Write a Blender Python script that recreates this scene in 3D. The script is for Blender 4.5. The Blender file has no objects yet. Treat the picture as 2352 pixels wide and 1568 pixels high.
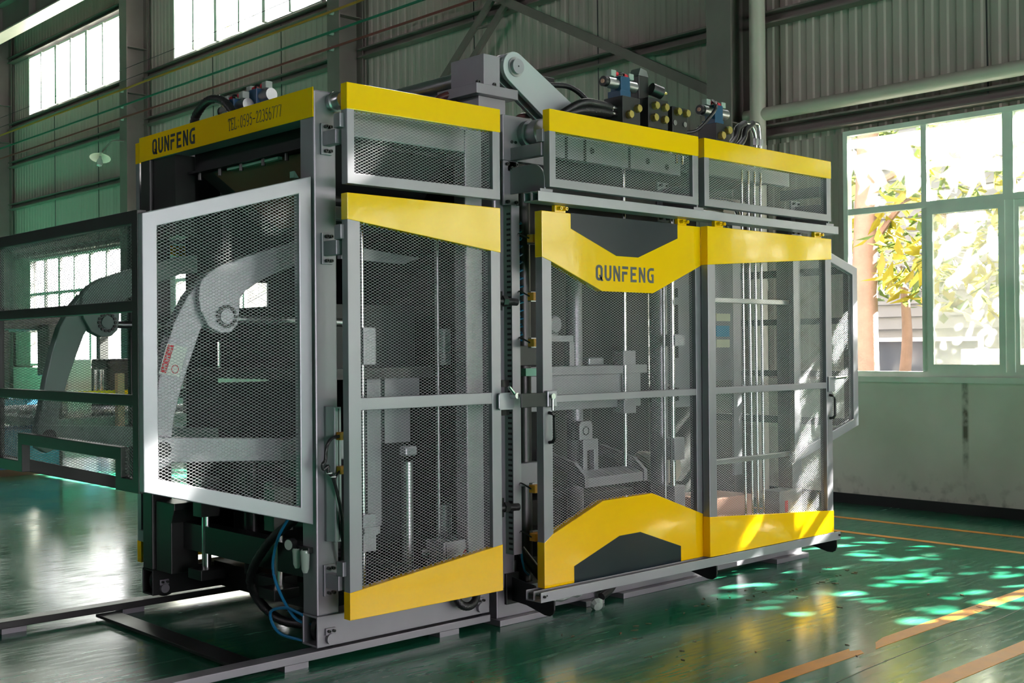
import bpy, math, random
from mathutils import Vector, Matrix
random.seed(7)
S = bpy.context.scene
COL = S.collection
# ---------------------------------------------------------------- camera
def cam_matrix(yaw, pitch, roll, loc):
    f = Vector((math.cos(pitch)*math.cos(yaw), math.cos(pitch)*math.sin(yaw), math.sin(pitch)))
    r = Vector((math.sin(yaw), -math.cos(yaw), 0)); u = r.cross(f)
    r2 = r*math.cos(roll)+u*math.sin(roll); u2 = -r*math.sin(roll)+u*math.cos(roll)
    m = Matrix((r2, u2, -f)).transposed().to_4x4(); m.translation = loc
    return m
cd = bpy.data.cameras.new('camera'); cam = bpy.data.objects.new('camera', cd); COL.objects.link(cam)
cd.sensor_width = 36.0; cd.sensor_fit = 'HORIZONTAL'; cd.lens = 2709.3/2352*36.0
cd.clip_end = 300
cam.matrix_world = cam_matrix(math.radians(46.8635), math.radians(.3701), math.radians(-.4553), Vector((-3.3651, -5.0519, 1.6)))
S.camera = cam
# ---------------------------------------------------------------- light
S.view_settings.view_transform = 'Standard'; S.view_settings.look = 'None'
S.view_settings.gamma = 1.0; S.view_settings.use_curve_mapping = False
S.view_settings.exposure = 1.33
W = bpy.data.worlds.new('sky'); S.world = W; W.use_nodes = True
bg = W.node_tree.nodes['Background']; bg.inputs[0].default_value = (1.0, .92, .985, 1); bg.inputs[1].default_value = 5.5
SUN = Vector((1, -.42, .78)).normalized()
sl = bpy.data.lights.new('sun', 'SUN'); sl.energy = 95; sl.angle = math.radians(.6); sl.color = (1, .95, .86)
so = bpy.data.objects.new('sun', sl); COL.objects.link(so); so.rotation_euler = SUN.to_track_quat('Z', 'Y').to_euler()
so.location = (20, -8, 16)
def portal(loc, face, w, h):
    l = bpy.data.lights.new('window_portal', 'AREA'); l.shape = 'RECTANGLE'; l.size = w; l.size_y = h; l.cycles.is_portal = True
    o = bpy.data.objects.new('window_portal', l); COL.objects.link(o); o.location = loc
    d = Vector(face); o.rotation_euler = d.to_track_quat('-Z', 'Z').to_euler()
cy = S.cycles; cy.max_bounces = 6; cy.diffuse_bounces = 3; cy.glossy_bounces = 3; cy.transmission_bounces = 3; cy.transparent_max_bounces = 10
cy.caustics_reflective = False; cy.caustics_refractive = False; cy.use_adaptive_sampling = True; cy.adaptive_threshold = .05
# ---------------------------------------------------------------- materials
def mat(name, col, rough=.5, metal=0., var=0., vscale=3., bump=0., bscale=60., coat=0., spec=.5):
    m = bpy.data.materials.new(name); m.use_nodes = True; nt = m.node_tree; b = nt.nodes['Principled BSDF']
    b.inputs['Base Color'].default_value = (*col, 1); b.inputs['Roughness'].default_value = rough
    b.inputs['Metallic'].default_value = metal; b.inputs['Coat Weight'].default_value = coat
    b.inputs['Specular IOR Level'].default_value = spec
    if var or bump:
        tc = nt.nodes.new('ShaderNodeTexCoord')
    if var:
        n = nt.nodes.new('ShaderNodeTexNoise'); n.inputs['Scale'].default_value = vscale; n.inputs['Detail'].default_value = 6
        nt.links.new(tc.outputs['Object'], n.inputs['Vector'])
        r = nt.nodes.new('ShaderNodeMapRange'); r.inputs[1].default_value = .3; r.inputs[2].default_value = .7
        r.inputs[3].default_value = 1-var; r.inputs[4].default_value = 1+var*.6
        nt.links.new(n.outputs[0], r.inputs[0])
        mx = nt.nodes.new('ShaderNodeVectorMath'); mx.operation = 'SCALE'; mx.inputs[0].default_value = col
        nt.links.new(r.outputs[0], mx.inputs['Scale']); nt.links.new(mx.outputs[0], b.inputs['Base Color'])
        r2 = nt.nodes.new('ShaderNodeMapRange'); r2.inputs[3].default_value = rough*.85; r2.inputs[4].default_value = min(1, rough*1.2)
        nt.links.new(n.outputs[0], r2.inputs[0]); nt.links.new(r2.outputs[0], b.inputs['Roughness'])
    if bump:
        n2 = nt.nodes.new('ShaderNodeTexNoise'); n2.inputs['Scale'].default_value = bscale; n2.inputs['Detail'].default_value = 3
        nt.links.new(tc.outputs['Object'], n2.inputs['Vector'])
        bp = nt.nodes.new('ShaderNodeBump'); bp.inputs['Strength'].default_value = bump; bp.inputs['Distance'].default_value = .01
        nt.links.new(n2.outputs[0], bp.inputs['Height']); nt.links.new(bp.outputs[0], b.inputs['Normal'])
    return m
M = dict(
 grey=mat('grey_machine_paint', (.272, .258, .29), .34, .35, .06, 4, .05, 300),
 silver=mat('silver_paint', (.35, .338, .378), .30, .35, .05, 4, .04, 300),
 strand=mat('galvanised_mesh', (.64, .62, .66), .35, .5),
 dstrand=mat('shaded_mesh', (.20, .21, .21), .4, .5),  # darker copy of the mesh for guards on the shaded sides
 dgrey=mat('dark_steel', (.05, .05, .05), .36, .5, .15, 5),
 yellow=mat('yellow_gloss_paint', (.97, .55, .003), .09, 0, .03, 2, .12, 6, 0, .5),
 slate=mat('slate_gloss_paint', (.013, .020, .027), .25, 0, .05, 3, 0, 60, 0, .3),
 ink=mat('black_lettering', (.012, .012, .014), .5),
 inkgrey=mat('charcoal_lettering', (.04, .04, .05), .45),
 black=mat('black_steel', (.012, .013, .014), .38, .2, .2, 6),
 rubber=mat('black_rubber', (.012, .012, .013), .42, 0, 0, 1, .3, 120),
 hose=mat('maroon_hydraulic_hose', (.09, .03, .03), .35),
 chrome=mat('chrome', (.62, .63, .64), .2, 1.0),
 steel=mat('machined_steel', (.42, .43, .44), .3, .9, .1, 10),
 brass=mat('brass_plug', (.78, .62, .20), .28, .9),
 blue=mat('blue_valve_body', (.015, .075, .16), .35),
 bluehose=mat('blue_air_tube', (.01, .17, .36), .3),
 orange=mat('orange_sensor', (.85, .34, .02), .4),
 red=mat('red_print', (.62, .01, .03), .5),
 white=mat('white_print', (.86, .86, .84), .5),
 clear=mat('pale_plastic', (.38, .44, .40), .15),
 mint=mat('mint_tone', (.20, .42, .32), .4),  # mint bars: green floor bounce on grey bars, put into the colour
 brown=mat('brown_liner', (.10, .045, .02), .55, 0, .2, 5),
 armgreen=mat('grey_green_tone', (.20, .27, .25), .4, .2, .06, 4),
 copper=mat('pink_copper_sheet', (.62, .33, .24), .5),
 cream=mat('cream_label', (.72, .68, .52), .5),
 skyblue=mat('blue_label', (.03, .28, .50), .4),
 wallsheet=mat('corrugated_sheet_paint', (.46, .38, .345), .75, 0, .07, .8),
 colpaint=mat('grey_green_steel_paint', (.2, .165, .152), .5, 0, .15, 2),
 girt=mat('galvanised_girt', (.22, .17, .16), .55, .2, .15, 3),
 frame=mat('pale_green_window_frame', (.72, .76, .68), .45, 0, .1, 4),
 pvc=mat('cream_pipe', (.55, .49, .42), .42, 0, .1, 3),
 base=mat('black_skirting', (.010, .011, .012), .4),
 roof=mat('roof_sheet', (.055, .055, .055), .8),
 bark=mat('pale_bark', (.15, .10, .08), .85, 0, .2, 6, .5, 30),
 leaf=mat('green_leaf', (.03, .07, .013), .45, 0, .3, 9),
 leafy=mat('yellow_leaf', (.19, .17, .015), .45, 0, .25, 9),
 brick=mat('grey_siding', (.11, .115, .125), .7, 0, .08, 3),
 darkglass=mat('dark_glass', (.05, .06, .08), .08),
 wire_o=mat('orange_conductor', (.42, .20, .03), .5), wire_g=mat('green_conductor', (.02, .14, .09), .5),
 wire_r=mat('red_conductor', (.20, .05, .045), .5),
 crate=mat('blue_crate', (.012, .09, .18), .45),
 ground=mat('pale_paving', (.09, .09, .085), .8, 0, .15, 2),
)
for k in ('leaf', 'leafy'):     # thin leaves let light through
    nt = M[k].node_tree; b = nt.nodes['Principled BSDF']; out = nt.nodes['Material Output']
    t = nt.nodes.new('ShaderNodeBsdfTranslucent'); t.inputs[0].default_value = (.09, .13, .02, 1) if k == 'leaf' else (.25, .235, .03, 1)
    mx = nt.nodes.new('ShaderNodeMixShader'); mx.inputs[0].default_value = .45
    nt.links.new(b.outputs[0], mx.inputs[1]); nt.links.new(t.outputs[0], mx.inputs[2]); nt.links.new(mx.outputs[0], out.inputs[0])
def glass(name, haze):
    m = bpy.data.materials.new(name); m.use_nodes = True; nt = m.node_tree; nt.nodes.remove(nt.nodes['Principled BSDF'])
    out = nt.nodes['Material Output']
    tr = nt.nodes.new('ShaderNodeBsdfTransparent'); tr.inputs[0].default_value = (.93, .96, .95, 1)
    gl = nt.nodes.new('ShaderNodeBsdfGlossy'); gl.inputs['Roughness'].default_value = .03
    df = nt.nodes.new('ShaderNodeBsdfTranslucent'); df.inputs[0].default_value = (.8, .82, .8, 1)
    ge = nt.nodes.new('ShaderNodeNewGeometry'); dt = nt.nodes.new('ShaderNodeVectorMath'); dt.operation = 'DOT_PRODUCT'
    nt.links.new(ge.outputs['Normal'], dt.inputs[0]); nt.links.new(ge.outputs['Incoming'], dt.inputs[1])
    def mth(op, a, b=None):
        q = nt.nodes.new('ShaderNodeMath'); q.operation = op; nt.links.new(a, q.inputs[0])
        if b is not None: q.inputs[1].default_value = b
        return q.outputs[0]
    inv = nt.nodes.new('ShaderNodeMath'); inv.operation = 'SUBTRACT'; inv.inputs[0].default_value = 1; nt.links.new(mth('ABSOLUTE', dt.outputs['Value']), inv.inputs[1])
    fac = mth('ADD', mth('MULTIPLY', mth('POWER', inv.outputs[0], 5), .7), .04)      # thin-pane reflectance
    m1 = nt.nodes.new('ShaderNodeMixShader'); m1.inputs[0].default_value = haze
    nt.links.new(tr.outputs[0], m1.inputs[1]); nt.links.new(df.outputs[0], m1.inputs[2])
    m2 = nt.nodes.new('ShaderNodeMixShader'); nt.links.new(fac, m2.inputs[0])
    nt.links.new(m1.outputs[0], m2.inputs[1]); nt.links.new(gl.outputs[0], m2.inputs[2]); nt.links.new(m2.outputs[0], out.inputs[0])
    return m
M['glass'] = glass('window_glass', .04); M['dusty'] = glass('dusty_glass', .19)
def floor_mat():
    m = bpy.data.materials.new('green_epoxy_floor'); m.use_nodes = True; nt = m.node_tree; b = nt.nodes['Principled BSDF']
    tc = nt.nodes.new('ShaderNodeTexCoord')
    def noise(sc, det, vec=None, rot=0, sx=1, sy=1):
        mp = nt.nodes.new('ShaderNodeMapping'); mp.inputs['Rotation'].default_value = (0, 0, rot); mp.inputs['Scale'].default_value = (sx, sy, 1)
        nt.links.new(tc.outputs['Object'], mp.inputs['Vector'])
        n = nt.nodes.new('ShaderNodeTexNoise'); n.inputs['Scale'].default_value = sc; n.inputs['Detail'].default_value = det
        nt.links.new(mp.outputs[0], n.inputs['Vector']); return n
    def rng(src, a, b_, c, d):
        r = nt.nodes.new('ShaderNodeMapRange'); r.inputs[1].default_value = a; r.inputs[2].default_value = b_; r.inputs[3].default_value = c; r.inputs[4].default_value = d
        nt.links.new(src, r.inputs[0]); return r.outputs[0]
    n1 = noise(.9, 7); n2 = noise(6, 5, None, .6, .25, 2.2); n3 = noise(40, 4, None, .9, .06, 1.6)
    mx = nt.nodes.new('ShaderNodeMix'); mx.data_type = 'RGBA'
    mx.inputs[6].default_value = (.007, .15, .075, 1); mx.inputs[7].default_value = (.030, .15, .10, 1)
    nt.links.new(rng(n1.outputs[0], .35, .7, 0, 1), mx.inputs[0])
    m2 = nt.nodes.new('ShaderNodeMix'); m2.data_type = 'RGBA'; m2.inputs[7].default_value = (.16, .23, .19, 1)   # worn dusty scuffs
    nt.links.new(mx.outputs[2], m2.inputs[6]); nt.links.new(rng(n2.outputs[0], .56, .76, 0, .6), m2.inputs[0])
    m3 = nt.nodes.new('ShaderNodeMix'); m3.data_type = 'RGBA'; m3.inputs[7].default_value = (.02, .05, .04, 1)      # dark scratches
    nt.links.new(m2.outputs[2], m3.inputs[6]); nt.links.new(rng(n3.outputs[0], .62, .70, 0, .7), m3.inputs[0])
    nt.links.new(m3.outputs[2], b.inputs['Base Color'])
    n4 = noise(14, 8, None, .75, .3, 2.5); addn = nt.nodes.new('ShaderNodeMath'); addn.operation = 'ADD'
    nt.links.new(rng(n1.outputs[0], .3, .75, 0, 1), addn.inputs[0]); nt.links.new(rng(n4.outputs[0], .45, .75, 0, 1), addn.inputs[1]); nt.links.new(rng(addn.outputs[0], 0, 1.6, .10, .30), b.inputs['Roughness']); b.inputs['Specular IOR Level'].default_value = .33
    bp = nt.nodes.new('ShaderNodeBump'); bp.inputs['Strength'].default_value = .05; bp.inputs['Distance'].default_value = .02
    nb = noise(3, 3); nt.links.new(nb.outputs[0], bp.inputs['Height']); nt.links.new(bp.outputs[0], b.inputs['Normal'])
    return m
M['floor'] = floor_mat()
def plaster_mat():
    m = mat('stained_plaster', (.34, .36, .31), .75); nt = m.node_tree; b = nt.nodes['Principled BSDF']
    tc = nt.nodes.new('ShaderNodeTexCoord'); sep = nt.nodes.new('ShaderNodeSeparateXYZ'); nt.links.new(tc.outputs['Object'], sep.inputs[0])
    n = nt.nodes.new('ShaderNodeTexNoise'); n.inputs['Scale'].default_value = 1.6; n.inputs['Detail'].default_value = 8; nt.links.new(tc.outputs['Object'], n.inputs['Vector'])
    n2 = nt.nodes.new('ShaderNodeTexNoise'); n2.inputs['Scale'].default_value = 9; n2.inputs['Detail'].default_value = 6; nt.links.new(tc.outputs['Object'], n2.inputs['Vector'])
    def rng(src, a, b_, c, d):
        r = nt.nodes.new('ShaderNodeMapRange'); r.inputs[1].default_value = a; r.inputs[2].default_value = b_; r.inputs[3].default_value = c; r.inputs[4].default_value = d
        nt.links.new(src, r.inputs[0]); return r.outputs[0]
    def mul(a, b_):
        r = nt.nodes.new('ShaderNodeMath'); r.operation = 'MULTIPLY'; nt.links.new(a, r.inputs[0]); nt.links.new(b_, r.inputs[1]); return r.outputs[0]
    def mixc(src, fac, col):
        mx = nt.nodes.new('ShaderNodeMix'); mx.data_type = 'RGBA'; mx.inputs[7].default_value = (*col, 1)
        if isinstance(src, tuple): mx.inputs[6].default_value = (*src, 1)
        else: nt.links.new(src, mx.inputs[6])
        nt.links.new(fac, mx.inputs[0]); return mx.outputs[2]
    c = mixc((.70, .67, .60), rng(n.outputs[0], .4, .7, 0, .5), (.52, .50, .43))
    # rusty drip streak below the window joint and a damp band near the floor
    dy = nt.nodes.new('ShaderNodeMath'); dy.operation = 'ADD'; dy.inputs[1].default_value = -.17; nt.links.new(sep.outputs['Y'], dy.inputs[0])
    ab = nt.nodes.new('ShaderNodeMath'); ab.operation = 'ABSOLUTE'; nt.links.new(dy.outputs[0], ab.inputs[0])
    streak = mul(mul(rng(ab.outputs[0], .015, .04, 1, 0), rng(sep.outputs['Z'], .3, .6, 0, 1)), rng(n2.outputs[0], .35, .6, .2, .9))
    c = mixc(c, streak, (.09, .075, .05))
    damp = mul(rng(sep.outputs['Z'], .1, .40, 1, 0), rng(n2.outputs[0], .52, .75, 0, .7))
    c = mixc(c, damp, (.16, .155, .13))
    nt.links.new(c, b.inputs['Base Color'])
    return m
M['plaster'] = plaster_mat()
def line_mat():
    m = mat('orange_floor_paint', (.62, .23, .015), .45, 0, .15, 7); return m
M['line'] = line_mat()
# ---------------------------------------------------------------- geometry helpers: each returns (verts, faces)
def box(x0, x1, y0, y1, z0, z1):
    V = [(x, y, z) for x in (x0, x1) for y in (y0, y1) for z in (z0, z1)]
    return V, [(0, 1, 3, 2), (4, 6, 7, 5), (0, 4, 5, 1), (2, 3, 7, 6), (0, 2, 6, 4), (1, 5, 7, 3)]
def put(axis, u, v, w):
    return {'y': (u, w, v), 'x': (w, u, v), 'z': (u, v, w)}[axis]
def prism(poly, axis, a, b):
    n = len(poly); V = [put(axis, u, v, a) for u, v in poly]+[put(axis, u, v, b) for u, v in poly]
    return V, [tuple(range(n)), tuple(range(2*n-1, n-1, -1))]+[(i, i+n, (i+1) % n+n, (i+1) % n) for i in range(n)]
def ring(out, inn, axis, a, b):
    n = len(out); V = [put(axis, *p, w) for w in (a, b) for L in (out, inn) for p in L]; F = []
    for i in range(n):
        j = (i+1) % n
        F += [(i, j, n+j, n+i), (2*n+i, 3*n+i, 3*n+j, 2*n+j), (i, 2*n+i, 2*n+j, j), (n+i, n+j, 3*n+j, 3*n+i)]
    return V, F
def cyl(p0, p1, r, n=20, r1=None):
    p0 = Vector(p0); p1 = Vector(p1); d = (p1-p0).normalized(); r1 = r if r1 is None else r1
    a = d.orthogonal().normalized(); b = d.cross(a); V = []
    for p, rr in ((p0, r), (p1, r1)):
        V += [tuple(p+(a*math.cos(2*math.pi*i/n)+b*math.sin(2*math.pi*i/n))*rr) for i in range(n)]
    return V, [tuple(range(n-1, -1, -1)), tuple(range(n, 2*n))]+[(i, (i+1) % n, (i+1) % n+n, i+n) for i in range(n)]
def curve(pts, k=6):
    P = [Vector(p) for p in pts]; P = [P[0]*2-P[1]]+P+[P[-1]*2-P[-2]]; out = []
    for i in range(1, len(P)-2):
        for j in range(k):
            t = j/k; a, b, c, d = P[i-1:i+3]
            out.append(.5*((2*b)+(c-a)*t+(2*a-5*b+4*c-d)*t*t+(3*b-a-3*c+d)*t**3))
    return out+[P[-2]]
def tube(pts, r, n=8, smooth=True, k=6, rmod=None):
    P = curve(pts, k) if smooth else [Vector(p) for p in pts]; V = []; F = []
    up = Vector((.13, .27, .95))
    for i, p in enumerate(P):
        d = (P[min(i+1, len(P)-1)]-P[max(i-1, 0)]).normalized(); a = d.cross(up).normalized(); b = d.cross(a)
        rr = r*(rmod(i) if rmod else 1)
        V += [tuple(p+(a*math.cos(2*math.pi*j/n)+b*math.sin(2*math.pi*j/n))*rr) for j in range(n)]
    for i in range(len(P)-1):
        F += [(i*n+j, i*n+(j+1) % n, (i+1)*n+(j+1) % n, (i+1)*n+j) for j in range(n)]
    m = (len(P)-1)*n
    return V, F+[tuple(range(n-1, -1, -1)), tuple(range(m, m+n))]
def lathe(prof, c, axis, n=24):
    V = []; F = []; c = Vector(c); d = Vector(axis).normalized(); a = d.orthogonal().normalized(); b = d.cross(a); m = len(prof)
    for i in range(n):
        t = 2*math.pi*i/n
        V += [tuple(c+d*h+(a*math.cos(t)+b*math.sin(t))*r) for r, h in prof]
    for i in range(n):
        F += [(i*m+k, ((i+1) % n)*m+k, ((i+1) % n)*m+k+1, i*m+k+1) for k in range(m-1)]
    return V, F
def join(*gs):
    V = []; F = []
    for v, f in gs:
        o = len(V); V += v; F += [tuple(i+o for i in q) for q in f]
    return V, F
def lattice(poly, axis, w, pu, pv, sw=.003):
    """expanded-metal strands clipped to a convex polygon (u, v) at depth w"""
    V = []; F = []; L = math.hypot(pu, pv)
    us = [p[0] for p in poly]; vs = [p[1] for p in poly]
    u0, u1, v0, v1 = min(us), max(us), min(vs), max(vs)
    area = sum(poly[i][0]*poly[(i+1) % len(poly)][1]-poly[(i+1) % len(poly)][0]*poly[i][1] for i in range(len(poly)))
    Q = poly if area > 0 else poly[::-1]
    for s in (1, -1):
        d = (pu/L, s*pv/L); k0 = math.floor((v0-(u1-u0)*pv/pu-v0)/pv)-1; k1 = math.ceil((v1-v0+(u1-u0)*pv/pu)/pv)+1
        for k in range(k0, k1):
            o = (u0, v0+k*pv); t0, t1 = -1e9, 1e9; ok = True
            for i in range(len(Q)):
                a, b = Q[i], Q[(i+1) % len(Q)]; nx, ny = -(b[1]-a[1]), b[0]-a[0]
                den = nx*d[0]+ny*d[1]; num = nx*(a[0]-o[0])+ny*(a[1]-o[1])
                if abs(den) < 1e-9:
                    if num > 0: ok = False
                elif den > 0: t0 = max(t0, num/den)
                else: t1 = min(t1, num/den)
            if not ok or t1-t0 < .004: continue
            n = (-d[1], d[0]); h = sw/2; i0 = len(V)
            for t in (t0, t1):
                c = (o[0]+d[0]*t, o[1]+d[1]*t)
                V += [put(axis, c[0]+n[0]*h, c[1]+n[1]*h, w-h*.4*s), put(axis, c[0], c[1], w-h*1.1), put(axis, c[0]-n[0]*h, c[1]-n[1]*h, w+h*.4*s), put(axis, c[0], c[1], w+h*1.1)]
            F += [(i0+j, i0+(j+1) % 4, i0+4+(j+1) % 4, i0+4+j) for j in range(4)]
    return V, F
MESHES = {}
def obj(name, geo, m, parent=None, smooth=False, bev=0, label=None, kind=None, cat=None, group=None):
    me = bpy.data.meshes.new(name); me.from_pydata(geo[0], [], geo[1])
    import bmesh
    bm = bmesh.new(); bm.from_mesh(me); bmesh.ops.recalc_face_normals(bm, faces=bm.faces); bm.to_mesh(me); bm.free()
    me.materials.append(M[m] if isinstance(m, str) else m)
    o = bpy.data.objects.new(name, me); COL.objects.link(o)
    if smooth:
        me.shade_smooth() if smooth is True else None
        try: me.set_sharp_from_angle(angle=math.radians(40))
        except Exception: pass
    if bev:
        b = o.modifiers.new('bevel', 'BEVEL'); b.width = bev; b.segments = 2; b.limit_method = 'ANGLE'; b.angle_limit = math.radians(50)
    if parent:
        o.parent = parent; o.matrix_parent_inverse = parent.matrix_world.inverted() if parent.type == 'EMPTY' else Matrix()
    tag(o, label, cat, group, kind)
    return o
def tag(o, label=None, cat=None, group=None, kind=None):
    for k, v in (('label', label), ('category', cat), ('group', group), ('kind', kind)):
        if v: o[k] = v
    return o
def thing(name, label, cat, loc=(0, 0, 0), group=None):
    o = bpy.data.objects.new(name, None); COL.objects.link(o); o.location = loc; o.empty_display_size = .1
    o.matrix_world = Matrix.Translation(loc)
    return tag(o, label, cat, group)
def rect(u0, u1, v0, v1): return [(u0, v0), (u1, v0), (u1, v1), (u0, v1)]

# ================================================================ SETTING
WX = 7.40
Y0, Y1, X0, ZR = -31.0, 33.0, -16.0, 11.0
BAY = 7.22; COLS = [2.66+BAY*i for i in range(-4, 5)]      # column centres along the window wall
fl = obj('floor', prism([(X0, Y0), (WX, Y0), (WX, Y1), (X0, Y1)], 'z', -.2, 0), 'floor', kind='structure')
def stripe(pts, z=.002): obj('painted_line', prism(pts, 'z', .0002, z), 'line', fl)
stripe([(6.40, -20), (6.48, -20), (6.48, 6), (6.40, 6)]); stripe([(5.66, -20), (5.74, -20), (5.74, 6), (5.66, 6)])
stripe([(.2, -1.80), (2.18, -1.80), (2.22, -1.755), (2.16, -1.73), (2.2, -1.70), (.2, -1.70)])
stripe([(2.30, -1.80), (5.6, -1.76), (5.6, -1.66), (2.55, -1.70), (2.42, -1.73)])
obj('floor_crack', prism([(1.2,-2.01),(1.6,-1.99),(1.92,-1.964),(2.44,-1.942),(2.97,-1.924),(3.33,-1.957),(3.83,-1.922),(4.8,-1.93),(4.8,-1.936),(3.83,-1.928),(3.33,-1.963),(2.97,-1.93),(2.44,-1.948),(1.92,-1.97),(1.6,-1.996),(1.2,-2.016)], 'z', .0002, .0012), 'black', fl)
stripe([(.2, -2.38), (5.6, -2.38), (5.6, -2.27), (.2, -2.27)])
ce = obj('ceiling', box(X0, WX+.3, Y0, Y1, ZR, ZR+.2), 'roof', kind='structure')
# window wall: plastered plinth, corrugated sheets, girts
wr = obj('wall_right', box(WX, WX+.24, Y0, Y1, -.2, 1.26), 'plaster', kind='structure')
obj('baseboard_right', box(WX-.02, WX, Y0, Y1, 0, .10), 'base', kind='structure')
def sheet_geo(w, h):
    pts = []; n = 5; p = w/n
    for i in range(n):
        pts += [(i*p, 0), (i*p+p*.18, 0), (i*p+p*.30, -.011), (i*p+p*.70, -.011), (i*p+p*.82, 0)]
    pts.append((w, 0)); V = [(x, y, z) for z in (0, h) for y, x in [(a, b) for a, b in pts]]; k = len(pts)
    return V, [(i, i+1, k+i+1, k+i) for i in range(k-1)]
SH = {}
def sheet(y, z0, z1, w=.826):
    key = (round(z1-z0, 2), round(w, 3))
    if key not in SH:
        me = bpy.data.meshes.new('corrugated_sheet'); me.from_pydata(*[sheet_geo(w+.012, z1-z0)[0], [], sheet_geo(w+.012, z1-z0)[1]]); me.materials.append(M['wallsheet']); SH[key] = me
    o = bpy.data.objects.new('corrugated_sheet', SH[key]); COL.objects.link(o); o.parent = wr; o.location = (WX+.08+(.004 if len(wr.children) % 2 else 0), y-.006, z0)
def run(y0, y1, z0, z1):
    n = max(1, round((y1-y0)/.826)); w = (y1-y0)/n
    for i in range(n): sheet(y0+i*w, z0, z1, w)
run(-7.0, Y1-.2, 3.80, 7.15); run(-7.0, Y1-.2, 8.62, ZR)
WINS = []   # (y0,y1) of the windows in each bay
for i in range(len(COLS)-1):
    a, b = COLS[i], COLS[i+1]
    WINS.append((a+.95, b-1.22))
edges = [Y0]
for a, b in WINS: edges += [a, b]
edges.append(Y1)
for i in range(0, len(edges), 2):
    a, b = edges[i], edges[i+1]
    for z0, z1 in ((1.26, 3.80), (7.15, 8.62)):
        if b > -9: run(max(a, -6.2), b, z0, z1)
# unseen skin added behind the sheets to stop sun leaking through, then plain cladding further along, out of view
for z0, z1 in ((3.80, 7.15), (8.62, ZR)): obj('light_stop_skin', box(WX+.11, WX+.15, -7.0, Y1, z0, z1), 'wallsheet', wr)
for i in range(0, len(edges), 2):
    for z0, z1 in ((1.26, 3.80), (7.15, 8.62)): obj('light_stop_skin', box(WX+.11, WX+.15, edges[i], edges[i+1], z0, z1), 'wallsheet', wr)
obj('wall_cladding', box(WX+.10, WX+.2, Y0, -7.0, 3.80, 7.15), 'wallsheet', wr); obj('wall_cladding', box(WX+.10, WX+.2, Y0, -7.0, 8.62, ZR), 'wallsheet', wr)
obj('wall_cladding', box(WX+.10, WX+.2, Y0, edges[1], 1.26, ZR), 'wallsheet', wr)
for z in (3.92, 5.14, 6.16, 7.08, 8.70, 9.8):
    for i in range(len(COLS)-1):
        if COLS[i] < -13: continue
        obj('girt', prism([(WX+.05, z-.07), (WX+.05, z+.07), (WX-.10, z+.07), (WX-.10, z+.05), (WX+.03, z+.05), (WX+.03, z-.05), (WX-.10, z-.05), (WX-.10, z-.07)], 'y', COLS[i]+.12, COLS[i+1]-.12), 'girt', wr)
for i, c in enumerate(COLS[1:]):
    for f in (.3, .62):
        obj('tie_rod', cyl((WX+.0, c+BAY*f, 3.95), (WX+.0, c+BAY*f+.03, 7.1), .008, 6), 'dgrey', wr)
# columns
COLNAMES = ['nearest the doorway behind the camera', 'well behind the camera on the right', 'two bays right of the large window', 'just right of the large window', 'beside the vertical pipe at the window edge', 'rising behind the machine near the conductor rails', 'between the two upper left windows', 'at the far left edge of the picture', 'far down the window wall']
for c, nm in zip(COLS, COLNAMES):
    t = thing('steel_column', 'grey green steel I column '+nm, 'column', (WX-.2, c, 0), 'columns along the window wall')
    obj('web', box(WX-.44, WX-.02, c-.008, c+.008, 0, ZR), 'colpaint', t)
    obj('inner_flange', box(WX-.46, WX-.44, c-.16, c+.16, 0, ZR), 'colpaint', t); obj('outer_flange', box(WX-.03, WX-.015, c-.16, c+.16, 0, ZR), 'colpaint', t)
    for z in (4.0, 6.7, 7.6):
        obj('stiffener', box(WX-.44, WX-.03, c-.15, c+.15, z, z+.012), 'colpaint', t)
# windows: lower ribbon and upper ribbon per bay
wn = [0]
def window(y0, y1, z0, z1, transom, lites, detail, dusty=False, openleft=False):
    wn[0] += 1
    fr = obj('window_%d' % wn[0], ring(rect(y0, y1, z0, z1), rect(y0+.05, y1-.05, z0+.05, z1-.05), 'x', WX-.01, WX+.07), 'frame', kind='structure')
    ys = [y0+.05+(y1-y0-.1)*i/lites for i in range(lites+1)]
    bands = [(z0+.05, transom-.03), (transom+.03, z1-.05)] if transom else [(z0+.05, z1-.05)]
    if transom: obj('transom', box(WX-.005, WX+.065, y0+.05, y1-.05, transom-.03, transom+.03), 'frame', fr)
    for i, y in enumerate(ys[1:-1]):
        h_ = .028 if i % 2 == 0 else .05
        obj('mullion', box(WX if transom else WX-.06, WX+.06, y-h_, y+h_, z0+.05, z1-.05), 'frame', fr)
    for bi, (za, zb) in enumerate(bands):
        for i in range(lites):
            if openleft and bi == 0 and i == lites-1: continue          # sash slid open
            a, b = ys[i]+.03, ys[i+1]-.03
            if detail and bi == 0:
                sx = WX+.015 if i % 2 else WX-.012
                sh = obj('sash', ring(rect(a, b, za, zb), rect(a+.06, b-.06, za+.07, zb-.07), 'x', sx, sx+.03), 'frame', fr)
                obj('pane', box(sx+.012, sx+.017, a+.055, b-.055, za+.065, zb-.065), 'dusty' if dusty else 'glass', fr)
            else:
                obj('pane', box(WX+.03, WX+.035, a-.01, b+.01, za-.005, zb+.005), 'glass', fr)
    return fr
for i, (a, b) in enumerate(WINS):
    near = (b > 1 and b < 2)
    if near:
        f = window(a, b, 1.30, 3.80, 2.97, 6, True, True, True)
        obj('sill', box(WX-.05, WX+.2, a-.1, b+.1, 1.245, 1.30), 'frame', f)
    else:
        window(a, b, 1.30, 3.80, 2.97, 6, False)
    window(a, b, 7.18, 8.60, None, 6, False)
    portal((WX+.3, (a+b)/2, 2.55), (-1, 0, 0), b-a, 2.5); portal((WX+.3, (a+b)/2, 7.9), (-1, 0, 0), b-a, 1.42)
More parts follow.
